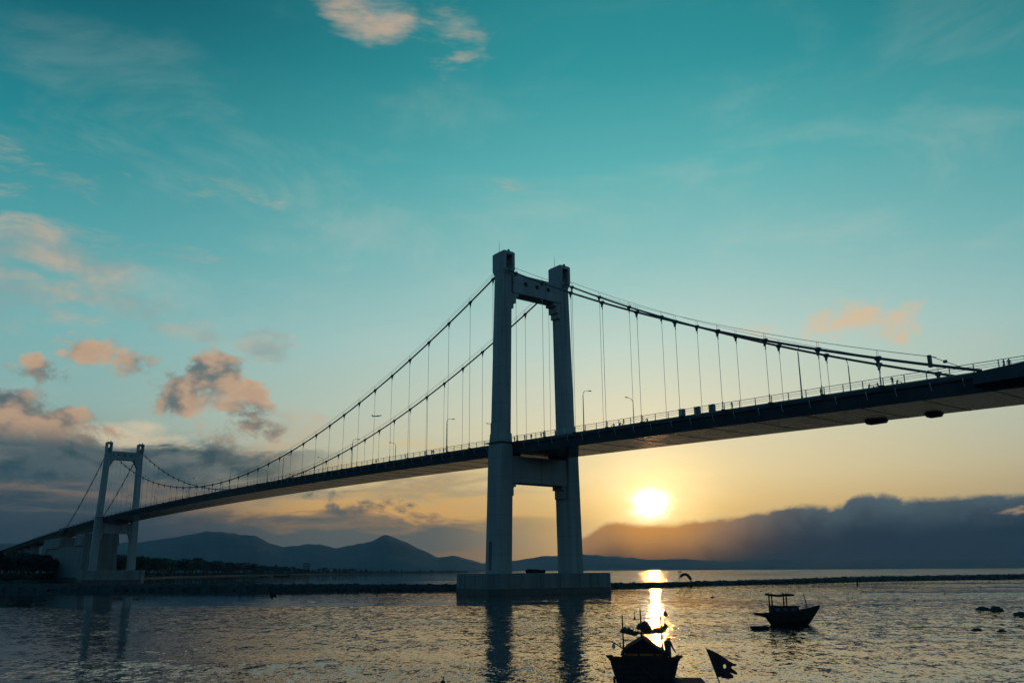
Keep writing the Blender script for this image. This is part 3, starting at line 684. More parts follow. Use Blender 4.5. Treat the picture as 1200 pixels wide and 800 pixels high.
# motorbikes with riders
def bike_proto():
    r = empty('motorbike')
    for y0 in (-.62, .62):
        m = MB(); n = 14
        rings = [[(.045*math.cos(q*math.pi/3)*1.0, y0+(.25+.045*math.sin(q*math.pi/3))*math.cos(2*math.pi*i/n), .3+(.25+.045*math.sin(q*math.pi/3))*math.sin(2*math.pi*i/n)) for q in range(6)] for i in range(n+1)]
        w_ = m.loft(rings, cap=False).build('wheel', RUBBER, r)
        m = MB(); m.tube([(-.06, y0, .3), (.06, y0, .3)], .06, 8)
        for q in range(6): m.tube([(0, y0, .3), (0, y0+.22*math.cos(q*math.pi/3), .3+.22*math.sin(q*math.pi/3))], .012, 4)
        m.build('hub', GALV, w_)
    m = MB(); m.loft([[(-.1, y, a), (.1, y, a), (.13, y, (a+b)/2), (.1, y, b), (-.1, y, b), (-.13, y, (a+b)/2)] for y, a, b in ((-.75, .62, .74), (-.4, .42, .74), (-.05, .3, .6), (.25, .3, .45), (.42, .35, .85), (.5, .7, .98))]); m.build('body', CAB, r)
    m = MB(); m.loft([[(-.12, y, .74), (.12, y, .74), (.1, y, .74+h_), (-.1, y, .74+h_)] for y, h_ in ((-.75, .05), (-.5, .09), (-.1, .05))]); m.build('seat', RUBBER, r)
    m = MB(); m.tube([(-.34, .36, 1.02), (-.2, .44, 1.04), (.2, .44, 1.04), (.34, .36, 1.02)], .02, 5); m.tube([(0, .44, 1.04), (0, .62, .3)], .03, 5); hb = m.build('handlebar', STEEL, r)
    for q in (-1, 1):
        m = MB(); m.tube([(q*.26, .4, 1.04), (q*.3, .42, 1.2)], .01, 4); m.ball((q*.31, .42, 1.24), .05, 6, (1, .3, .8)); m.build('mirror', STEEL, hb)
    m = MB(); m.ball((0, .5, .92), .09, 6); m.build('headlight', GLASSM, r)
    note_kids(r); return r
ride = {'pel': (0, -.3, .88), 'wai': (0, -.29, 1.02), 'che': (0, -.22, 1.2), 'nec': (0, -.2, 1.36), 'hea': (0, -.17, 1.45), 'top': (0, -.16, 1.58), 'sl': (-.17, -.2, 1.31), 'sr': (.17, -.2, 1.31), 'el': (-.26, 0, 1.12), 'er': (.26, 0, 1.12), 'wl': (-.3, .25, 1.06), 'wr': (.3, .25, 1.06), 'fl': (-.32, .34, 1.05), 'fr': (.32, .34, 1.05),
        'hl': (-.1, -.27, .84), 'hr': (.1, -.27, .84), 'kl': (-.16, .14, .8), 'kr': (.16, .14, .8), 'al': (-.14, .08, .38), 'ar': (.14, .08, .38), 'tl': (-.15, .22, .34), 'tr': (.15, .22, .34)}
bp = None
for i, u in enumerate((1020, 1027, 1053, 718, 727, 757)):
    s_ = on_plane(u, 470, -5.0)[0]
    for _ in range(6):
        lo = B(-5.0, s_, deck_z(s_)+1); d = Vector((lo.x, lo.y, lo.z-CAMH)); dep = d.y*math.cos(PITCH)+d.z*math.sin(PITCH)
        s_ -= (u-(600+FPX*d.x/dep))/5.0*.6
    if bp is None: bp = bike_proto(); o = bp; rp = person_mesh('person', ride, PM[1]); q = rp
    else: o = copy_tree(bp); q = rp.copy(); COL.objects.link(q)
    for k in (o, q): k.location = B(-5.0, s_, deck_z(s_)+.10); k.rotation_euler = (0, 0, PSI+(math.pi if i % 2 == 0 else 0))
    tag(o, 'small motorbike with a rider on the bridge roadway', 'motorbike', 'motorbikes crossing the bridge')
    tag(q, 'person sitting astride a motorbike on the bridge roadway', 'person', 'motorbike riders on the bridge')

# ------------------------------------------------------------------ aeroplane climbing behind the bridge
def plane():
    P = at_dist(441.5, 487.2, 3250); r = empty('aeroplane', P, 0.0); L = 40.0
    m = MB(); prof = [(-20, .15, 1.0), (-19, .7, .6), (-15, 1.5, .2), (-9, 2.0, 0), (8, 2.0, 0), (14, 1.95, 0), (17.5, 1.4, -.2), (19.4, .6, -.45), (20, .1, -.5)]
    m.loft([[(x, rr*math.cos(2*math.pi*q/12), zz+rr*math.sin(2*math.pi*q/12)) for q in range(12)] for x, rr, zz in prof]); f = m.build('fuselage', ALU, r, True)
    for sg in (-1, 1):
        m = MB(); m.loft([[(x0, sg*yy, zz), (x0-ch*.5, sg*yy, zz+th), (x0-ch, sg*yy, zz), (x0-ch*.5, sg*yy, zz-th*.6)] for x0, ch, yy, zz, th in ((5.5, 8, 1.5, -1.1, .5), (0, 4.6, 7.5, -.5, .3), (-4.5, 1.6, 17.5, .5, .12))]); w_ = m.build('wing', ALU, r)
        m = MB(); m.lathe([(.75, -1.8), (1.05, -1.2), (1.05, .8), (.6, 2.2)], n=10); m.v = [(3.8-z, sg*5.6+x, -2.1+y) for x, y, z in m.v]; m.build('engine', ALU, w_)
        m = MB(); m.loft([[(x0, sg*yy, zz), (x0-ch*.5, sg*yy, zz+.1), (x0-ch, sg*yy, zz), (x0-ch*.5, sg*yy, zz-.1)] for x0, ch, yy, zz in ((-14.8, 3.6, .6, .9), (-18, 1.4, 6.4, 1.5))]); m.build('tailplane', ALU, r)
    m = MB(); m.loft([[(x0, 0, zz), (x0-ch*.5, .2, zz), (x0-ch, 0, zz), (x0-ch*.5, -.2, zz)] for x0, ch, zz in ((-12.6, 6, 1.2), (-17.6, 2.6, 7.2))]); m.build('tail_fin', ALU, r)
    r.rotation_euler = (R(8), R(-4), R(-9)); tag(r, 'small airliner flying level above the main span, seen side on between the hangers', 'aeroplane')
plane()

# ------------------------------------------------------------------ breakwater and rocks
def rock(m, c, r, sq=(1, 1, .7), jit=.22):
    n = 5; rings = []; ph = random.random()*6
    for i in range(1, 4):
        th = math.pi*i/4
        rings.append([(c[0]+r*sq[0]*math.sin(th)*math.cos(q*2*math.pi/n+ph)*(1+random.uniform(-jit, jit)), c[1]+r*sq[1]*math.sin(th)*math.sin(q*2*math.pi/n+ph)*(1+random.uniform(-jit, jit)), c[2]-r*sq[2]*math.cos(th)*(1+random.uniform(-jit, jit))) for q in range(n)])
    m.loft(rings)
path = [Vector(p) for p in ((-520, 420, 0), (-330, 345, 0), (-164.7, 287, 0), (-74, 260, 0), (-17, 252, 0), (29, 262, 0), (80, 305, 0), (135, 355, 0), (248, 434, 0), (420, 540, 0), (700, 690, 0))]
def hgt(i): return [2.4, 2.3, 2.25, 2.05, 1.75, 1.6, 1.75, 2.3, 2.5, 2.8, 3][i]
m = MB(); rings = []; rk = MB(); pts = []
for i in range(len(path)-1):
    a, b = path[i], path[i+1]; L = (b-a).length; n = max(2, int(L/4))
    for k in range(n): pts.append((a.lerp(b, k/n), hgt(i)+(hgt(i+1)-hgt(i))*k/n))
for i, (p, hh) in enumerate(pts):
    d = (pts[min(i+1, len(pts)-1)][0]-pts[max(i-1, 0)][0]).normalized(); nrm = Vector((-d.y, d.x, 0)); hh2 = hh*.82
    rings.append([p+nrm*4.2+Vector((0, 0, -1)), p+nrm*1.4+Vector((0, 0, hh2)), p-nrm*1.2+Vector((0, 0, hh2)), p-nrm*4.0+Vector((0, 0, -1))])
    vis = abs(math.degrees(math.atan2(p.x, p.y))) < 38
    if vis:
        for k in range(13):
            q = random.uniform(-1, 1); z = hh*.86*(1-abs(q)**1.4)
            c = p+nrm*(q*3.6)+d*random.uniform(-2.2, 2.2)+Vector((0, 0, z))
            rock(rk, c, random.uniform(.25, .6)*(1.25 if random.random() < .1 else 1))
bw = m.loft(rings).build('breakwater', ROCK); tag(bw, 'long low rubble breakwater running across the bay behind the bridge tower', 'breakwater')
tag(rk.build('rubble', ROCK, bw), kind='stuff')
def boulder(u0, u1, v0, v1, label):
    b = ground((u0+u1)/2, v1); dep = b.y*math.cos(PITCH)-CAMH*math.sin(PITCH); w_ = (u1-u0)*dep/FPX; h_ = (v1-v0)*dep/FPX*.72
    bm = bmesh.new(); bmesh.ops.create_icosphere(bm, subdivisions=3, radius=1); sd = random.random()*50
    for v in bm.verts:
        k = 1+.30*mnoise.fractal(v.co*1.3+Vector((sd, 0, 0)), 1, 2, 4); v.co = Vector((v.co.x*w_/2*k, v.co.y*w_/2*.8*k, v.co.z*h_*k)); 
        v.co.z = min(v.co.z, h_*.96+.1*v.co.z*.3)
    me = bpy.data.meshes.new('boulder'); bm.to_mesh(me); bm.free(); me.materials.append(ROCK)
    o = link('boulder', me, None, (b.x, b.y, -.05)); tag(o, label, 'rock', 'boulders breaking the water surface'); return o
boulder(1143, 1160, 708, 714.5, 'dark pointed boulder above water, touching the squarer boulder beside it')
boulder(1160.5, 1176, 707, 715.5, 'dark squarish boulder above water beside the pointed one')
boulder(1187, 1206, 714, 720.5, 'low dark boulder with a flat spit, apart from the touching pair')
boulder(1139, 1152, 733.8, 738, 'nearly submerged flat rock on the shore side of the touching boulder pair')
boulder(1168, 1179.5, 735.4, 739.3, 'smallest nearly submerged flat rock beside another awash rock')

# lift-net shelter on the breakwater: bent ribs, posts and a slack cover
def net_shelter():
    b = ground(807, 686.5); dd = math.hypot(b.x, b.y); k = min(pts, key=lambda q: (q[0]-b).length); p = k[0]; zt = k[1]*.82
    r = empty('net_shelter', (p.x, p.y, zt), 0.0)
    for dy in (-1.2, 0, 1.2):
        m = MB(); m.tube([(-1.75+3.6*t_, dy, 2.3*math.sin(math.pi*min(1, t_*.93+.07))**.6+.1) for t_ in [i/12 for i in range(13)]], .07, 5); m.build('rib', WOOD, r)
    m = MB(); m.tube([(-1.9, 0, 0), (-1.85, 0, 3.3)], .06, 5); m.build('post', WOOD, r)
    m = MB(); m.tube([(1.75, 0, 0), (1.7, 0, 1.6)], .07, 5); m.build('post', WOOD, r)
    m = MB(); m.loft([[(-1.75+3.6*t_, dy, 2.3*math.sin(math.pi*min(1, t_*.93+.07))**.6+.16-(.25 if abs(dy) > .3 and abs(dy) < 1 else 0)) for dy in (-1.25, -.6, 0, .6, 1.25)] for t_ in [.12, .25, .4, .55, .7, .85, .95]], cap=False, closed=False)
    c = m.build('cover', NET, r); md = c.modifiers.new('t', 'SOLIDIFY'); md.thickness = .55; md.offset = 0
    tag(r, 'small arched net shelter with a thin post on the breakwater', 'shelter')
net_shelter()

# ------------------------------------------------------------------ boats
def hull(m, secs):
    """secs: list of (y, z_keel, [(halfwidth, z), ...] from bilge to gunwale) -> closed hull with a deck"""
    rings = []
    for y, zk, L in secs:
        ring = [(0, y, zk)]+[(w_, y, z) for w_, z in L]+[(0, y, L[-1][1]-.12)]+[(-w_, y, z) for w_, z in reversed(L)]
        rings.append(ring)
    m.loft(rings); return m
def simple_boat(name, u, v, lpx, hpx, rz, label, cat='boat', mast=0, cabin=True, group=None):
    b = ground(u, v); dep = b.y*math.cos(PITCH)-CAMH*math.sin(PITCH); L = lpx*dep/FPX; h_ = max(.35, hpx*dep/FPX)
    r = empty(name, (b.x, b.y, 0), rz); m = MB(); w_ = L*.15
    hull(m, [(-L*.5, h_*.2, [(w_*.5, h_*.35), (w_*.6, h_*.75)]), (-L*.38, -.25, [(w_*.75, .05), (w_*.9, h_*.55)]), (0, -.3, [(w_*.9, 0), (w_, h_*.45)]), (L*.34, -.2, [(w_*.6, .1), (w_*.8, h_*.6)]), (L*.5, h_*.35, [(.03, h_*.7), (.08, h_)])])
    m.build('hull', WOOD, r)
    if cabin:
        m = MB(); m.box((0, -L*.12, h_*.55+h_*.35), (w_*1.3, L*.26, h_*.8)); c = m.build('cabin', PAINTB, r); m = MB(); m.box((0, -L*.12, h_*1.34), (w_*1.6, L*.32, .06)); m.build('roof', WOOD, c)
    if mast: m = MB(); m.tube([(0, L*.1, h_*.3), (0, L*.12, mast)], [.06, .03], 5); m.build('mast', WOOD, r)
    tag(r, label, cat, group); return r
simple_boat('wooden_boat', 330.5, 675.4, 19, 2.6, R(-90), 'dark wooden boat on the strip of water beyond the breakwater', mast=0, cabin=False)
simple_boat('wooden_boat', 309, 675.8, 10, 1.2, R(90), 'tiny low skiff beside a larger boat beyond the breakwater', cabin=False)
simple_boat('small_skiff', 320, 697.4, 8, 3.4, R(-60), 'lone small dark skiff floating on the calm water between both bridge towers')
simple_boat('wooden_boat', 1005, 685.8, 6, 3.4, R(-30), 'lone small dark skiff close before the breakwater, between net shelter and boulders')
simple_boat('fishing_ship', 797, 670.0, 5, 1.2, R(80), 'tiny fishing ship near the horizon beyond the net shelter')
def float_buoy(u, v, w_, label):
    b = ground(u, v); dep = b.y*math.cos(PITCH)-CAMH*math.sin(PITCH); r_ = w_*dep/FPX/2; e = empty('marker_buoy', (b.x, b.y, 0))
    m = MB(); m.ball((0, 0, r_*.15), r_, 8, (1, 1, .6)); m.build('float', RUBBER, e); m = MB(); m.tube([(0, 0, r_*.3), (r_*.15, 0, r_*2.2)], .03, 5); m.build('stick', WOOD, e)
    tag(e, label, 'buoy')
float_buoy(835, 700, 4.2, 'flat dark fishing buoy on golden water beyond the anchored canopy boat')
float_buoy(1072, 703.6, 2.6, 'tiny fishing buoy on teal water between the boulders and the breakwater')
float_buoy(519, 799, 6, 'small dark fishing buoy near the tower reflections')

# --- anchored canopy boat, side on
def canopy_boat():
    b = ground(922, 731.5); dep = b.y*math.cos(PITCH)-CAMH*math.sin(PITCH); k = dep/FPX
    r = empty('fishing_boat', (b.x, b.y, 0), R(-4))
    X = lambda u: (u-922)*k
    Z = lambda v: (731.5-v)*k*1.02
    m = MB(); secs = []
    for u, vk, vs, w_ in ((886, 720.9, 719.2, .35), (892, 721.8, 719.6, .55), (898, 723.8, 719.8, .7), (903, 731, 718.8, .8), (907, 734, 718.6, .85), (915, 735, 718.2, .95), (930, 735, 717.8, .95), (940, 734, 716.4, .8), (948, 731, 714.6, .55), (955, 722, 712.8, .28), (961.5, 713.2, 711, .06)):
        zk, zs = Z(vk), Z(vs); secs.append([(X(u), 0, zk), (X(u), w_*.75, zk+(zs-zk)*.4), (X(u), w_, zs), (X(u), w_-.08, zs), (X(u), 0, zs-.05), (X(u), -w_+.08, zs), (X(u), -w_, zs), (X(u), -w_*.75, zk+(zs-zk)*.4)])
    m.loft(secs); h = m.build('hull', WOOD, r)
    m = MB()
    for sg in (-1, 1): m.tube([(X(u), sg*w_, Z(v)+.03) for u, v, w_ in ((886, 719.2, .36), (898, 719.8, .72), (915, 718.2, .97), (930, 717.8, .97), (948, 714.6, .57), (961.5, 711, .08))], .05, 5)
    m.build('gunwale', PAINTB, h)
    m = MB(); m.loft([rect(X(920), 0, (936-904.5)*k, 1.36, z, .05) for z in (Z(719), Z(711.6))]); c = m.build('cabin', PAINTB, r)
    m = MB(); m.box((X(920), 0, Z(711.3)), (33*k, 1.5, .07)); m.build('cabin_roof', WOOD, c)
    for sg in (-1, 1):
        for u in (911, 920, 929): m = MB(); m.box((X(u), sg*.69, Z(714.6)), (4.5*k, .03, .26)); m.build('window', STEEL, c)
    for u in (905.5, 922.2):
        for sg in (-1, 1): m = MB(); m.tube([(X(u), sg*.6, Z(719)), (X(u), sg*.6, Z(696.6))], .07, 6); m.build('post', WOOD, r)
    m = MB()
    m.loft([[(X(u), -.85, Z(v)-.04), (X(u), .85, Z(v)-.04), (X(u), .85, Z(v)+.10), (X(u), 0, Z(v)+.16), (X(u), -.85, Z(v)+.10)] for u, v in ((901.5, 698.6), (905.5, 699.6), (914, 700.2), (922, 699.4), (931, 699.3))]); m.build('canopy', TARP, r)
    m = MB(); m.tube([(X(947), 0, Z(714.8)), (X(945.5), 0, Z(704)), (X(944.6), 0, Z(699.2))], [.05, .045, .035], 6); m.tube([(X(944.6), 0, Z(699.2)), (X(943.6), 0, Z(699.6))], .06, 5); m.build('bow_pole', WOOD, r)
    m = MB(); m.tube([(X(959), 0, Z(714)), (X(963), 0, Z(722)), (X(969), 0, Z(732))], .018, 4); m.build('mooring_rope', NET, r)
    m = MB(); m.tube([(X(888), .1, Z(719.2)), (X(870), .1, Z(718.2))], [.03, .015], 4); m.build('stern_pole', WOOD, r)
    tag(r, 'dark wooden fishing boat with flat canopy on posts and upturned bow, anchored side on', 'boat')
canopy_boat()
def dinghy(name, P, L, w_, h_, rz, label):
    r = empty(name, P, rz); m = MB()
    rings = []
    for y, kk, zk in ((-L/2, .8, .05), (-L*.3, 1, -.12), (0, 1.02, -.15), (L*.3, .95, -.12), (L/2, .6, .06)):
        rings.append([(-w_/2*kk*.7, y, zk), (w_/2*kk*.7, y, zk), (w_/2*kk, y, h_), (w_/2*kk-.07, y, h_), (w_/2*kk*.65, y, .08+max(zk, 0)), (-w_/2*kk*.65, y, .08+max(zk, 0)), (-w_/2*kk+.07, y, h_), (-w_/2*kk, y, h_)])
    m.loft(rings); m.build('hull', PAINTB, r)
    for y in (-L*.2, L*.2): m = MB(); m.box((0, y, h_*.72), (w_*.88, .2, .04)); m.build('thwart', WOOD, r)
    tag(r, label, 'boat'); return r
p = ground(890.5, 737.2); dinghy('dinghy', p, 1.55, .9, .28, R(88), 'low dark dinghy floating by the stern of the canopy boat')

# --- near fishing boat, seen end on against the glitter
def near_boat():
    D0 = 42.5; c = ground(756, 800); ux = math.atan2(c.x, c.y); P0 = Vector((math.sin(ux)*D0, math.cos(ux)*D0, 0)); dep = D0*math.cos(ux)*math.cos(PITCH)-3*math.sin(PITCH)
    r = empty('fishing_boat', P0, -ux); k = dep/FPX
    X = lambda u: (u-756)*k
    def Z(v, y=0.0): return at_dist(756, v, D0+y).z
    m = MB(); st_ = []
    for y, s_, zt, zk in ((0, .93, 0, -.35), (.5, 1.0, -.02, -.5), (1.6, .93, -.16, -.6), (3, .78, -.34, -.6), (4.6, .55, -.40, -.5), (6.2, .26, -.3, -.2), (7, .05, -.15, .3)):
        g_ = Z(771)+zt
        st_.append((y, zk, [(1.12*s_, zk+.15), (1.32*s_, .1+zt*.5), (1.48*s_, .62+zt*.8), (1.62*s_, g_)]))
    hull(m, st_); h = m.build('hull', PAINTB, r, False)
    # transom planks, each its own board
    for i in range(5):
        z0 = .04+i*.215; w0 = 1.24+.055*i; m = MB(); m.box((0, -.035, z0+.1), (w0*2*.93, .05, .19)); m.build('plank', WOOD, h)
    # gunwale rails with horn ends
    for sg in (-1, 1):
        m = MB(); g_ = Z(771)
        m.tube([(sg*1.55, -.1, g_-.02), (sg*1.55, .6, g_+.04), (sg*1.5, 1.6, g_-.14), (sg*1.26, 3, g_-.32), (sg*.89, 4.6, g_-.38), (sg*.42, 6.2, g_-.28), (0, 7.05, g_-.12)], .085, 6)
        m.loft([[(sg*1.35, y, g_-.14), (sg*1.72, y, g_+.06), (sg*1.75, y, g_+.13), (sg*1.42, y, g_+.12)] for y in (-.18, .16)]); m.build('gunwale', WOOD, h)
    m = MB(); g_ = Z(771); m.box((0, -.02, g_+.0), (3.0, .16, .14)); m.build('stern_rail', WOOD, h)
    # canopy: hipped tent of tarpaulin on four posts, open below
    y0, y1 = 1.0, 3.4; ez = Z(764.5, 1.2); az_ = Z(747, 1.4)
    m = MB(); xl, xr, xa = X(728), X(783), X(755.5)
    sec = lambda y, d=0: [(xl, y, ez-.10-d), (xl*.72+xa*.28, y, ez+.22-d), (xa-.18, y, az_-.10-d), (xa, y, az_-d), (xa+.18, y, az_-.12-d), (xr*.6+xa*.4, y, ez+.22-d), (xr, y, ez-.06-d)]
    outer = [sec(y) for y in (y0, 1.9, 2.6, y1)]
    m.loft(outer, cap=False, closed=False); cv = m.build('canopy', TARP, r); cv.modifiers.new('t', 'SOLIDIFY').thickness = .05
    m = MB(); m.add([(p[0], y0+.02, p[2]) for p in sec(y0)]+[(xr*.92, y0+.02, ez-.02), (xl*.92, y0+.02, ez-.02)], [(0, 1, 2, 3, 4, 5, 6, 7, 8)]); gp = m.build('gable_cloth', TARP, cv); gp.modifiers.new('t', 'SOLIDIFY').thickness = .03
    for xx in (xl*.9, xr*.9, X(750), X(769)):
        for y in (y0+.1, y1-.1):
            m = MB(); m.tube([(xx, y, .4), (xx, y, ez+.05)], .045, 6); m.build('canopy_post', WOOD, cv)
    # low deck house walls under the canopy
    m = MB(); m.box((X(756), 2.2, (Z(771)+.3)/2), (X(779)-X(733), 2.0, Z(771)-.3)); dk = m.build('deck_house', WOOD, r)
    for xx, w_ in ((X(745), .34), (X(757), .30), (X(772), .3)):
        m = MB(); m.ball((xx, 1.7, Z(768.5)+.03), w_*.5, 6, (1.2, 1, .35), .15); m.build('deck_bundle', NET, dk)
    # masts
    for u, vt, vb, y in ((732, 721, 775, .7), (753.6, 715, 750, 1.6), (777.5, 722, 775, .7)):
        m = MB(); m.tube([(X(u)+.02, y, Z(vb)), (X(u), y, Z(vt))], [.055, .032], 6); m.build('mast', WOOD, r)
    m = MB(); m.tube([(X(776.8), .72, Z(726)), (X(774), .7, Z(700.5))], [.026, .012], 5); m.build('aerial', WOOD, r)
    # yard between the masts with nets and gear lashed along it
    m = MB(); m.tube([(X(729), .7, Z(741)), (X(753), .75, Z(743)), (X(781), .7, Z(741))], .05, 6); yd = m.build('yard', WOOD, r)
    for (ua, ub, vc, th) in ((730, 744, 740, 4.0), (738, 752, 742.5, 3.4), (749, 766, 736, 6.0), (760, 772, 741, 3.0), (768, 781, 740, 3.4)):
        m = MB(); n = 7; P_ = []; rr = []
        for i in range(n): t_ = i/(n-1); P_.append((X(ua+(ub-ua)*t_), .7+random.uniform(-.05, .05), Z(vc+random.uniform(-1.2, 1.2)))); rr.append(max(.03, th*k*math.sin(math.pi*(.12+.76*t_))*random.uniform(.75, 1.2)))
        m.tube(P_, rr, 8); m.build('net_bundle', NET, yd)
    for i in range(16):
        u = random.uniform(731, 780); v = 740+random.uniform(-3, 2); m = MB(); a = random.uniform(-.25, .25); m.tube([(X(u), .66, Z(v)), (X(u)+a*.6, .6, Z(v)+random.uniform(-.22, .24)), (X(u)+a, .64, Z(v)+random.uniform(-.1, .1))], .018, 4); m.build('rope_end', NET, yd)
    # stay rope and lamp boom
    m = MB(); m.tube([(X(735), .3, Z(766)), (X(755), -.3, Z(783)), (X(778), -1.0, Z(802))], .014, 4); m.build('stay_rope', NET, r)
    m = MB(); m.tube([(X(733), .7, Z(762)), (X(725), .6, Z(756.5)), (X(718.5), .6, Z(752.8))], .03, 5); lb = m.build('lamp_boom', WOOD, r)
    m = MB(); m.tube([(X(720.7), .6, Z(753.5)), (X(720.7), .6, Z(756))], .02, 4); m.lathe([(.03, .10), (.085, .03), (.09, -.05), (.05, -.12)], (X(720.7), .6, Z(757.8)), 10); m.build('lamp', GLASSM, lb)
    m = MB(); m.tube([(X(729), .6, Z(760)), (X(728), .6, Z(753.5))], .025, 5); m.build('cleat_post', WOOD, lb)
    # pennants
    def pennant(pts_, y, nm='pennant'):
        m = MB(); m.add([(X(u), y+.06*math.sin(u), Z(v)) for u, v in pts_], [tuple(range(len(pts_)))]); o = m.build(nm, FLAGM, r); o.modifiers.new('t', 'SOLIDIFY').thickness = .012
    pennant([(782.8, 714.5), (787, 721.5), (783, 723.4), (780.3, 721.6)], .72); pennant([(782.6, 730.2), (786.2, 735), (783, 738.5), (779, 741.5), (778.8, 735)], .74)
    m = MB(); m.tube([(X(778), .7, Z(745)), (X(781.5), .72, Z(728)), (X(783.2), .72, Z(713.8))], .016, 5); m.build('pennant_stick', WOOD, r)
    m = MB(); m.tube([(X(746.5), 2.4, Z(729)), (X(746.4), 2.4, Z(719.5))], .014, 4); m.ball((X(746.4), 2.4, Z(727)), .05, 6, (1, .4, 1.3)); m.build('wind_vane', WOOD, r)
    # tyre fender at the quarter
    for sg, uu in ((-1, 720.5), (1, 791)):
        m = MB(); n = 12; rings = [[(X(uu)+.05*math.cos(q*math.pi/3), .25+(.17+.06*math.sin(q*math.pi/3))*math.cos(2*math.pi*i/n), .12+(.17+.06*math.sin(q*math.pi/3))*math.sin(2*math.pi*i/n)) for q in range(6)] for i in range(n+1)]
        m.loft(rings, cap=False); m.build('tyre_fender', RUBBER, h)
    tag(r, 'dark fishing boat seen end on against sun glitter, with tent canopy, masts and lashed nets', 'boat')
    # the man standing at the quarter, half turned
    pz = {'hea': (.05, .06, 1.51), 'top': (.07, .08, 1.64), 'nec': (.01, .02, 1.43), 'el': (-.24, .12, 1.14), 'wl': (-.12, .27, 1.05), 'fl': (-.06, .3, 1.05), 'er': (.25, .05, 1.13), 'wr': (.27, .2, .95), 'fr': (.26, .27, .9), 'kl': (-.12, .06, .48), 'kr': (.14, .0, .48), 'ar': (.17, -.03, .09), 'tr': (.2, .12, .04)}
    o = person_mesh('person', pz, PM[0], 1.66); top = Z(744.5); loc = Matrix.Rotation(-ux, 3, 'Z') @ Vector((X(784.5), .95, top-1.70))
    o.location = P0+loc; o.rotation_euler = (0, 0, -ux+R(-40)); tag(o, 'person standing at the side of the near fishing boat, seen in silhouette', 'person')
near_boat()
def pontoon():
    d = 42.0; P = at_dist(804.3, 793.2, d); k = (d*math.cos(PITCH)-4.5*math.sin(PITCH))/FPX; w_ = 32*k; zt = P.z; r = empty('pontoon', (P.x, P.y, 0), R(-5))
    m = MB(); m.loft([[(-w_/2+.04, y, -.2), (w_/2-.1, y, -.2), (w_/2, y, zt-.09), (-w_/2, y, zt-.09)] for y in (-2.6, 0)]); m.build('float_body', PAINTB, r)
    for i in range(8): m = MB(); m.box((0, -.16-i*.325, zt-.045), (w_+.02, .30, .085)); m.build('plank', WOOD, r)
    m = MB(); m.lathe([(.05, 0), (.05, .16), (.08, .18), (.08, .2)], (-w_/2+.15, -2.3, zt), 8); m.build('bollard', STEEL, r)
    tag(r, 'low dark flat-topped pontoon of planks beside the stern of the tent canopy boat', 'pontoon')
pontoon()

# --- ragged flag on a bamboo marker pole
def marker_flag():
    D0 = 38.5; zo = (820, 685); sc = 6.956
    out = [(68, 515), (110, 535), (160, 560), (205, 590), (240, 620), (270, 638), (295, 640), (290, 655), (262, 660), (250, 672), (270, 690), (297, 712), (285, 728), (265, 722), (238, 715), (262, 735), (265, 750), (255, 762), (180, 758), (170, 750), (140, 752)]
    out = [(zo[0]+a/sc, zo[1]+b/sc) for a, b in out]
    ux = math.atan2(pray(845, 780).x, pray(845, 780).y); base = Vector((math.sin(ux)*D0, math.cos(ux)*D0, 0)); dep = D0*math.cos(PITCH)-2.5*math.sin(PITCH); k = dep/FPX
    X = lambda u: (u-845)*k
    Z = lambda v: at_dist(845, v, D0).z
    def inside(u, v):
        c = False; j = len(out)-1
        for i in range(len(out)):
            (xi, yi), (xj, yj) = out[i], out[j]
            if (yi > v) != (yj > v) and u < (xj-xi)*(v-yi)/(yj-yi)+xi: c = not c
            j = i
        if ((u-848.9)/1.6)**2+((v-779.8)/2.6)**2 < 1: c = False
        return c
    r = empty('marker_flag', base, -ux); m = MB(); st_ = .42; idx = {}
    def vid(i, j):
        if (i, j) not in idx:
            u, v = 829+i*st_, 757+j*st_; w_ = max(0, u-(829.5+(v-758.5)*.31)); y = .10*math.sin(w_*.42+v*.08)*min(1, w_/6); idx[(i, j)] = len(m.v); m.v.append((X(u), y, Z(v)))
        return idx[(i, j)]
    for i in range(84):
        for j in range(90):
            if inside(829+(i+.5)*st_, 757+(j+.5)*st_): m.f.append((vid(i, j), vid(i+1, j), vid(i+1, j+1), vid(i, j+1)))
    f = m.build('ragged_cloth', FLAGM, r, True); f.modifiers.new('t', 'SOLIDIFY').thickness = .01
    sl_ = (842.3-829.3)/(800-758.3)
    bz = (X(829.2), 0, Z(757.8)); b2u = 829.3+sl_*(830-758.3)
    m = MB(); x0 = X(829.2); z0 = Z(757.8); zb = -.5; xb = X(842.3)+(X(842.3)-x0)*((Z(800)-zb)/(z0-Z(800)))
    m.tube([(x0, 0, z0), ((x0+xb)/2, 0, (z0+zb)/2), (xb, 0, zb)], [.018, .026, .034], 6); m.build('bamboo_pole', WOOD, r)
    m = MB(); m.ball((xb-.08, 0, .02), .26, 10, (1, 1, .8)); m.build('float', RUBBER, r)
    tag(r, 'ragged dark flag with a hole on a leaning bamboo marker pole', 'flag')
marker_flag()

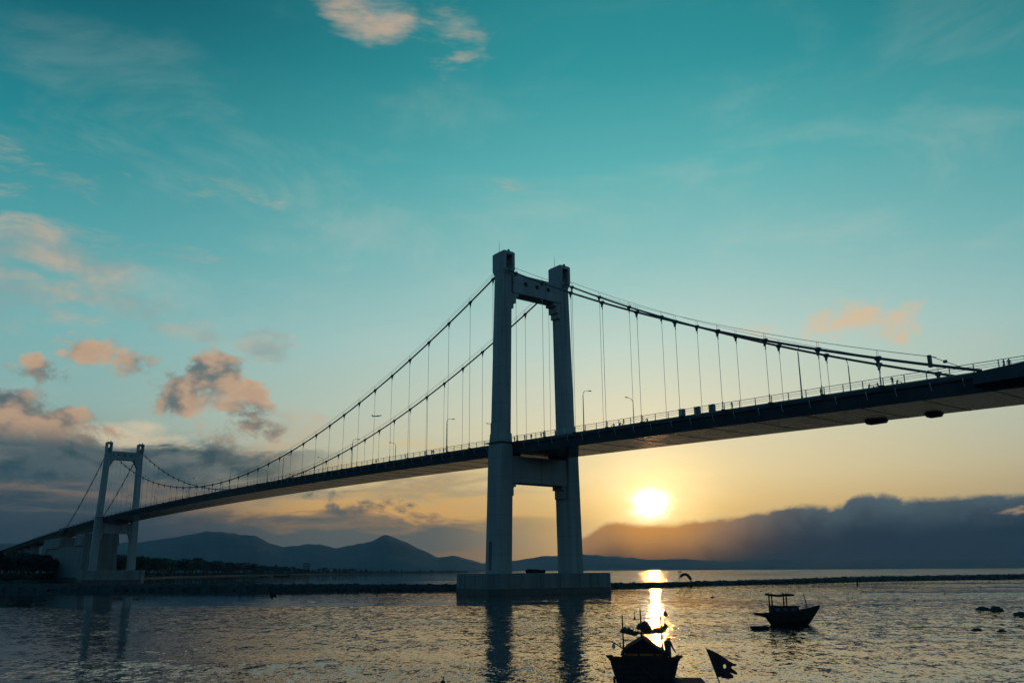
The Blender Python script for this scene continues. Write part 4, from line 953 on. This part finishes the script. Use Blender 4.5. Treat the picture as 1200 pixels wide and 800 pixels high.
# ------------------------------------------------------------------ far shore: land, trees, poles, low buildings
SH = [(-420, 560), (-260, 560), (-120, 620), (40, 640), (100, 720), (170, 860), (250, 1200), (350, 1700), (440, 2200), (560, 2900)]   # (photo column, distance of the shore)
def shore():
    m = MB(); rings = []
    for u, d in [(u, interp(SH, u)) for u in range(-420, 561, 14)]:
        a = pray(u, 669); q = math.atan2(a.x, a.y); f = lambda dd, z: (math.sin(q)*dd, math.cos(q)*dd, z)
        d += 14*mnoise.noise(Vector((u*.05, 0, 0)))
        rings.append([f(d-6, -1.0), f(d, .7), f(d+14, 1.6), f(d+500, 2.2), f(d+1600, 2.5), f(d+1600, -1)])
    o = m.loft(rings).build('shore', LAND); tag(o, 'low dark shore at the far end of the bridge', 'shore', kind='structure')
shore()
def tree_proto(i):
    rnd = random.Random(50+i); r = empty('shore_tree'); H = 10.0; m = MB()
    m.tube([(0, 0, -.3), (.1, .05, H*.3), (rnd.uniform(-.3, .3), rnd.uniform(-.3, .3), H*.8)], [.28, .2, .06], 6)
    for k in range(5):
        a = rnd.uniform(0, 6.28); z = H*rnd.uniform(.3, .65); m.tube([(0.05, 0, z), (math.cos(a)*1.5, math.sin(a)*1.5, z+1.2), (math.cos(a)*2.4, math.sin(a)*2.4, z+1.6)], [.1, .07, .03], 4)
    m.build('trunk', BARK, r)
    m = MB(); lobes = [(rnd.uniform(-1.9, 1.9), rnd.uniform(-1.9, 1.9), H*rnd.uniform(.42, .88), rnd.uniform(1.0, 2.0)) for _ in range(9)]
    if i == 2: lobes = [(rnd.uniform(-.8, .8), rnd.uniform(-.8, .8), H*(.3+.07*q), 1.9-.15*q) for q in range(10)]     # spiry casuarina
    for (x, y, z, q) in lobes:
        for _ in range(46):
            a, b = rnd.uniform(0, 6.28), math.acos(rnd.uniform(-1, 1)); rr = q*rnd.uniform(.55, 1.12); c = Vector((x+rr*math.sin(b)*math.cos(a), y+rr*math.sin(b)*math.sin(a), z+rr*.8*math.cos(b)))
            e1 = Vector((rnd.uniform(-1, 1), rnd.uniform(-1, 1), rnd.uniform(-1, 1))).normalized(); e2 = e1.orthogonal().normalized(); s_ = rnd.uniform(.25, .6)
            m.add([c+e1*s_, c+e2*s_*.6, c-e1*s_, c-e2*s_*.6], [(0, 1, 2, 3)])
    m.build('crown', LEAF, r); note_kids(r); return r
tp = [tree_proto(i) for i in range(4)]; used = [False]*4
TOPV = [(-120, 640), (0, 644), (60, 650), (112, 649), (165, 649.5), (182, 652), (197, 655.5), (214, 655), (230, 653), (240, 656), (262, 657), (285, 659), (305, 661), (326, 661.5), (345, 664), (380, 665), (420, 666), (470, 667.2), (540, 668.4)]
TL = ['rounded shore tree in the dark wood beyond the breakwater', 'broad shore tree in the dark wood beyond the breakwater', 'slim spiry shore tree rising from the dark wood beyond the breakwater', 'loose crowned shore tree in the dark wood beyond the breakwater']
u = -30.0
while u < 545:
    for row in range(2):
        d = interp(SH, u)+10+row*25+random.uniform(0, 14); uu = u+random.uniform(-1.5, 1.5)
        tz = at_dist(uu, interp(TOPV, uu)+random.uniform(-.8, 2.6)+(0 if row else 1.2), d).z
        H = max(4.0, tz-1.4); i = random.choice((0, 1, 1, 2, 3)) if u > 150 else random.choice((0, 1, 3))
        o = tp[i] if not used[i] else copy_tree(tp[i]); used[i] = True
        P = at_dist(uu, 669, d); o.location = (P.x, P.y, 1.3); q = H/10; wq = q*random.uniform(.9, 1.35)*(1.15 if d < 1200 else 1.5); o.scale = (wq, wq, q); o.rotation_euler = (0, 0, random.uniform(0, 6.28))
        tag(o, TL[i], 'tree', 'trees of the far shore: ' + ['rounded', 'broad', 'spiry', 'loose'][i])
    u += 4.2
# undergrowth along the shore edge
m = MB()
for _ in range(9000):
    u = random.uniform(-60, 548); d = interp(SH, u)+random.uniform(4, 50); P = at_dist(u, 669, d); q = random.uniform(.6, 1.5); c = Vector((P.x, P.y, 1.2+random.uniform(0, 3.6)))
    e1 = Vector((random.uniform(-1, 1), random.uniform(-1, 1), random.uniform(-.6, .6))).normalized(); e2 = e1.orthogonal().normalized(); m.add([c+e1*q, c+e2*q, c-e1*q, c-e2*q], [(0, 1, 2, 3)])
tag(m.build('undergrowth', LEAF), 'dense dark undergrowth along the far shore', 'undergrowth', kind='stuff')
for j, (u, vt) in enumerate(((348, 655), (388, 656), (352, 657.5))):
    d = interp(SH, u)+60; P = at_dist(u, vt, d); r = empty('power_pole', (P.x, P.y, 1.8)); m = MB(); m.tube([(0, 0, 0), (0, 0, P.z-1.8)], [.3, .2], 5); m.build('pole', STEEL, r)
    m = MB(); m.box((0, 0, P.z-3), (2.6, .2, .2)); m.build('crossarm', STEEL, r); tag(r, 'thin power pole rising above the far shore trees', 'pole', 'power poles on the far shore')
def house(u0, u1, vt, label):
    d = interp(SH, (u0+u1)/2)+70; a = at_dist(u0, vt, d); b = at_dist(u1, vt, d); w_ = (b-a).length; c = (a+b)/2; h_ = c.z-1.6; r = empty('shore_building', (c.x, c.y, 1.6), -math.atan2(c.x, c.y))
    m = MB(); m.box((0, 0, h_/2), (w_, 12, h_)); wl = m.build('wall', CONC2, r); m = MB(); m.box((0, 0, h_+.2), (w_+1, 13, .4)); m.build('roof', STEEL, r)
    for i in range(5):
        for z in (.35, .7): m = MB(); m.box((-w_*.4+w_*.2*i, -6.05, h_*z), (w_*.09, .15, h_*.18)); m.build('window', STEEL, wl)
    tag(r, label, 'building')
house(355, 364, 659.6, 'flat roofed block building standing above the far shore trees')

# ------------------------------------------------------------------ haze over the whole bay
def haze():
    m = MB(); m.box((0, 7000, 399), (32000, 17600, 802)); o = m.build('haze', mat('haze_shell', (1, 1, 1)))
    mt = bpy.data.materials.new('haze_air'); mt.use_nodes = True; t = mt.node_tree; t.nodes.clear()
    out = t.nodes.new('ShaderNodeOutputMaterial'); v = t.nodes.new('ShaderNodeVolumePrincipled'); v.inputs['Color'].default_value = (.28, .54, .85, 1); v.inputs['Density'].default_value = 3.2e-5; v.inputs['Anisotropy'].default_value = .3
    t.links.new(v.outputs[0], out.inputs['Volume']); o.data.materials.clear(); o.data.materials.append(mt); tag(o, kind='stuff', label='pale evening haze over the bay', cat='haze')
haze()
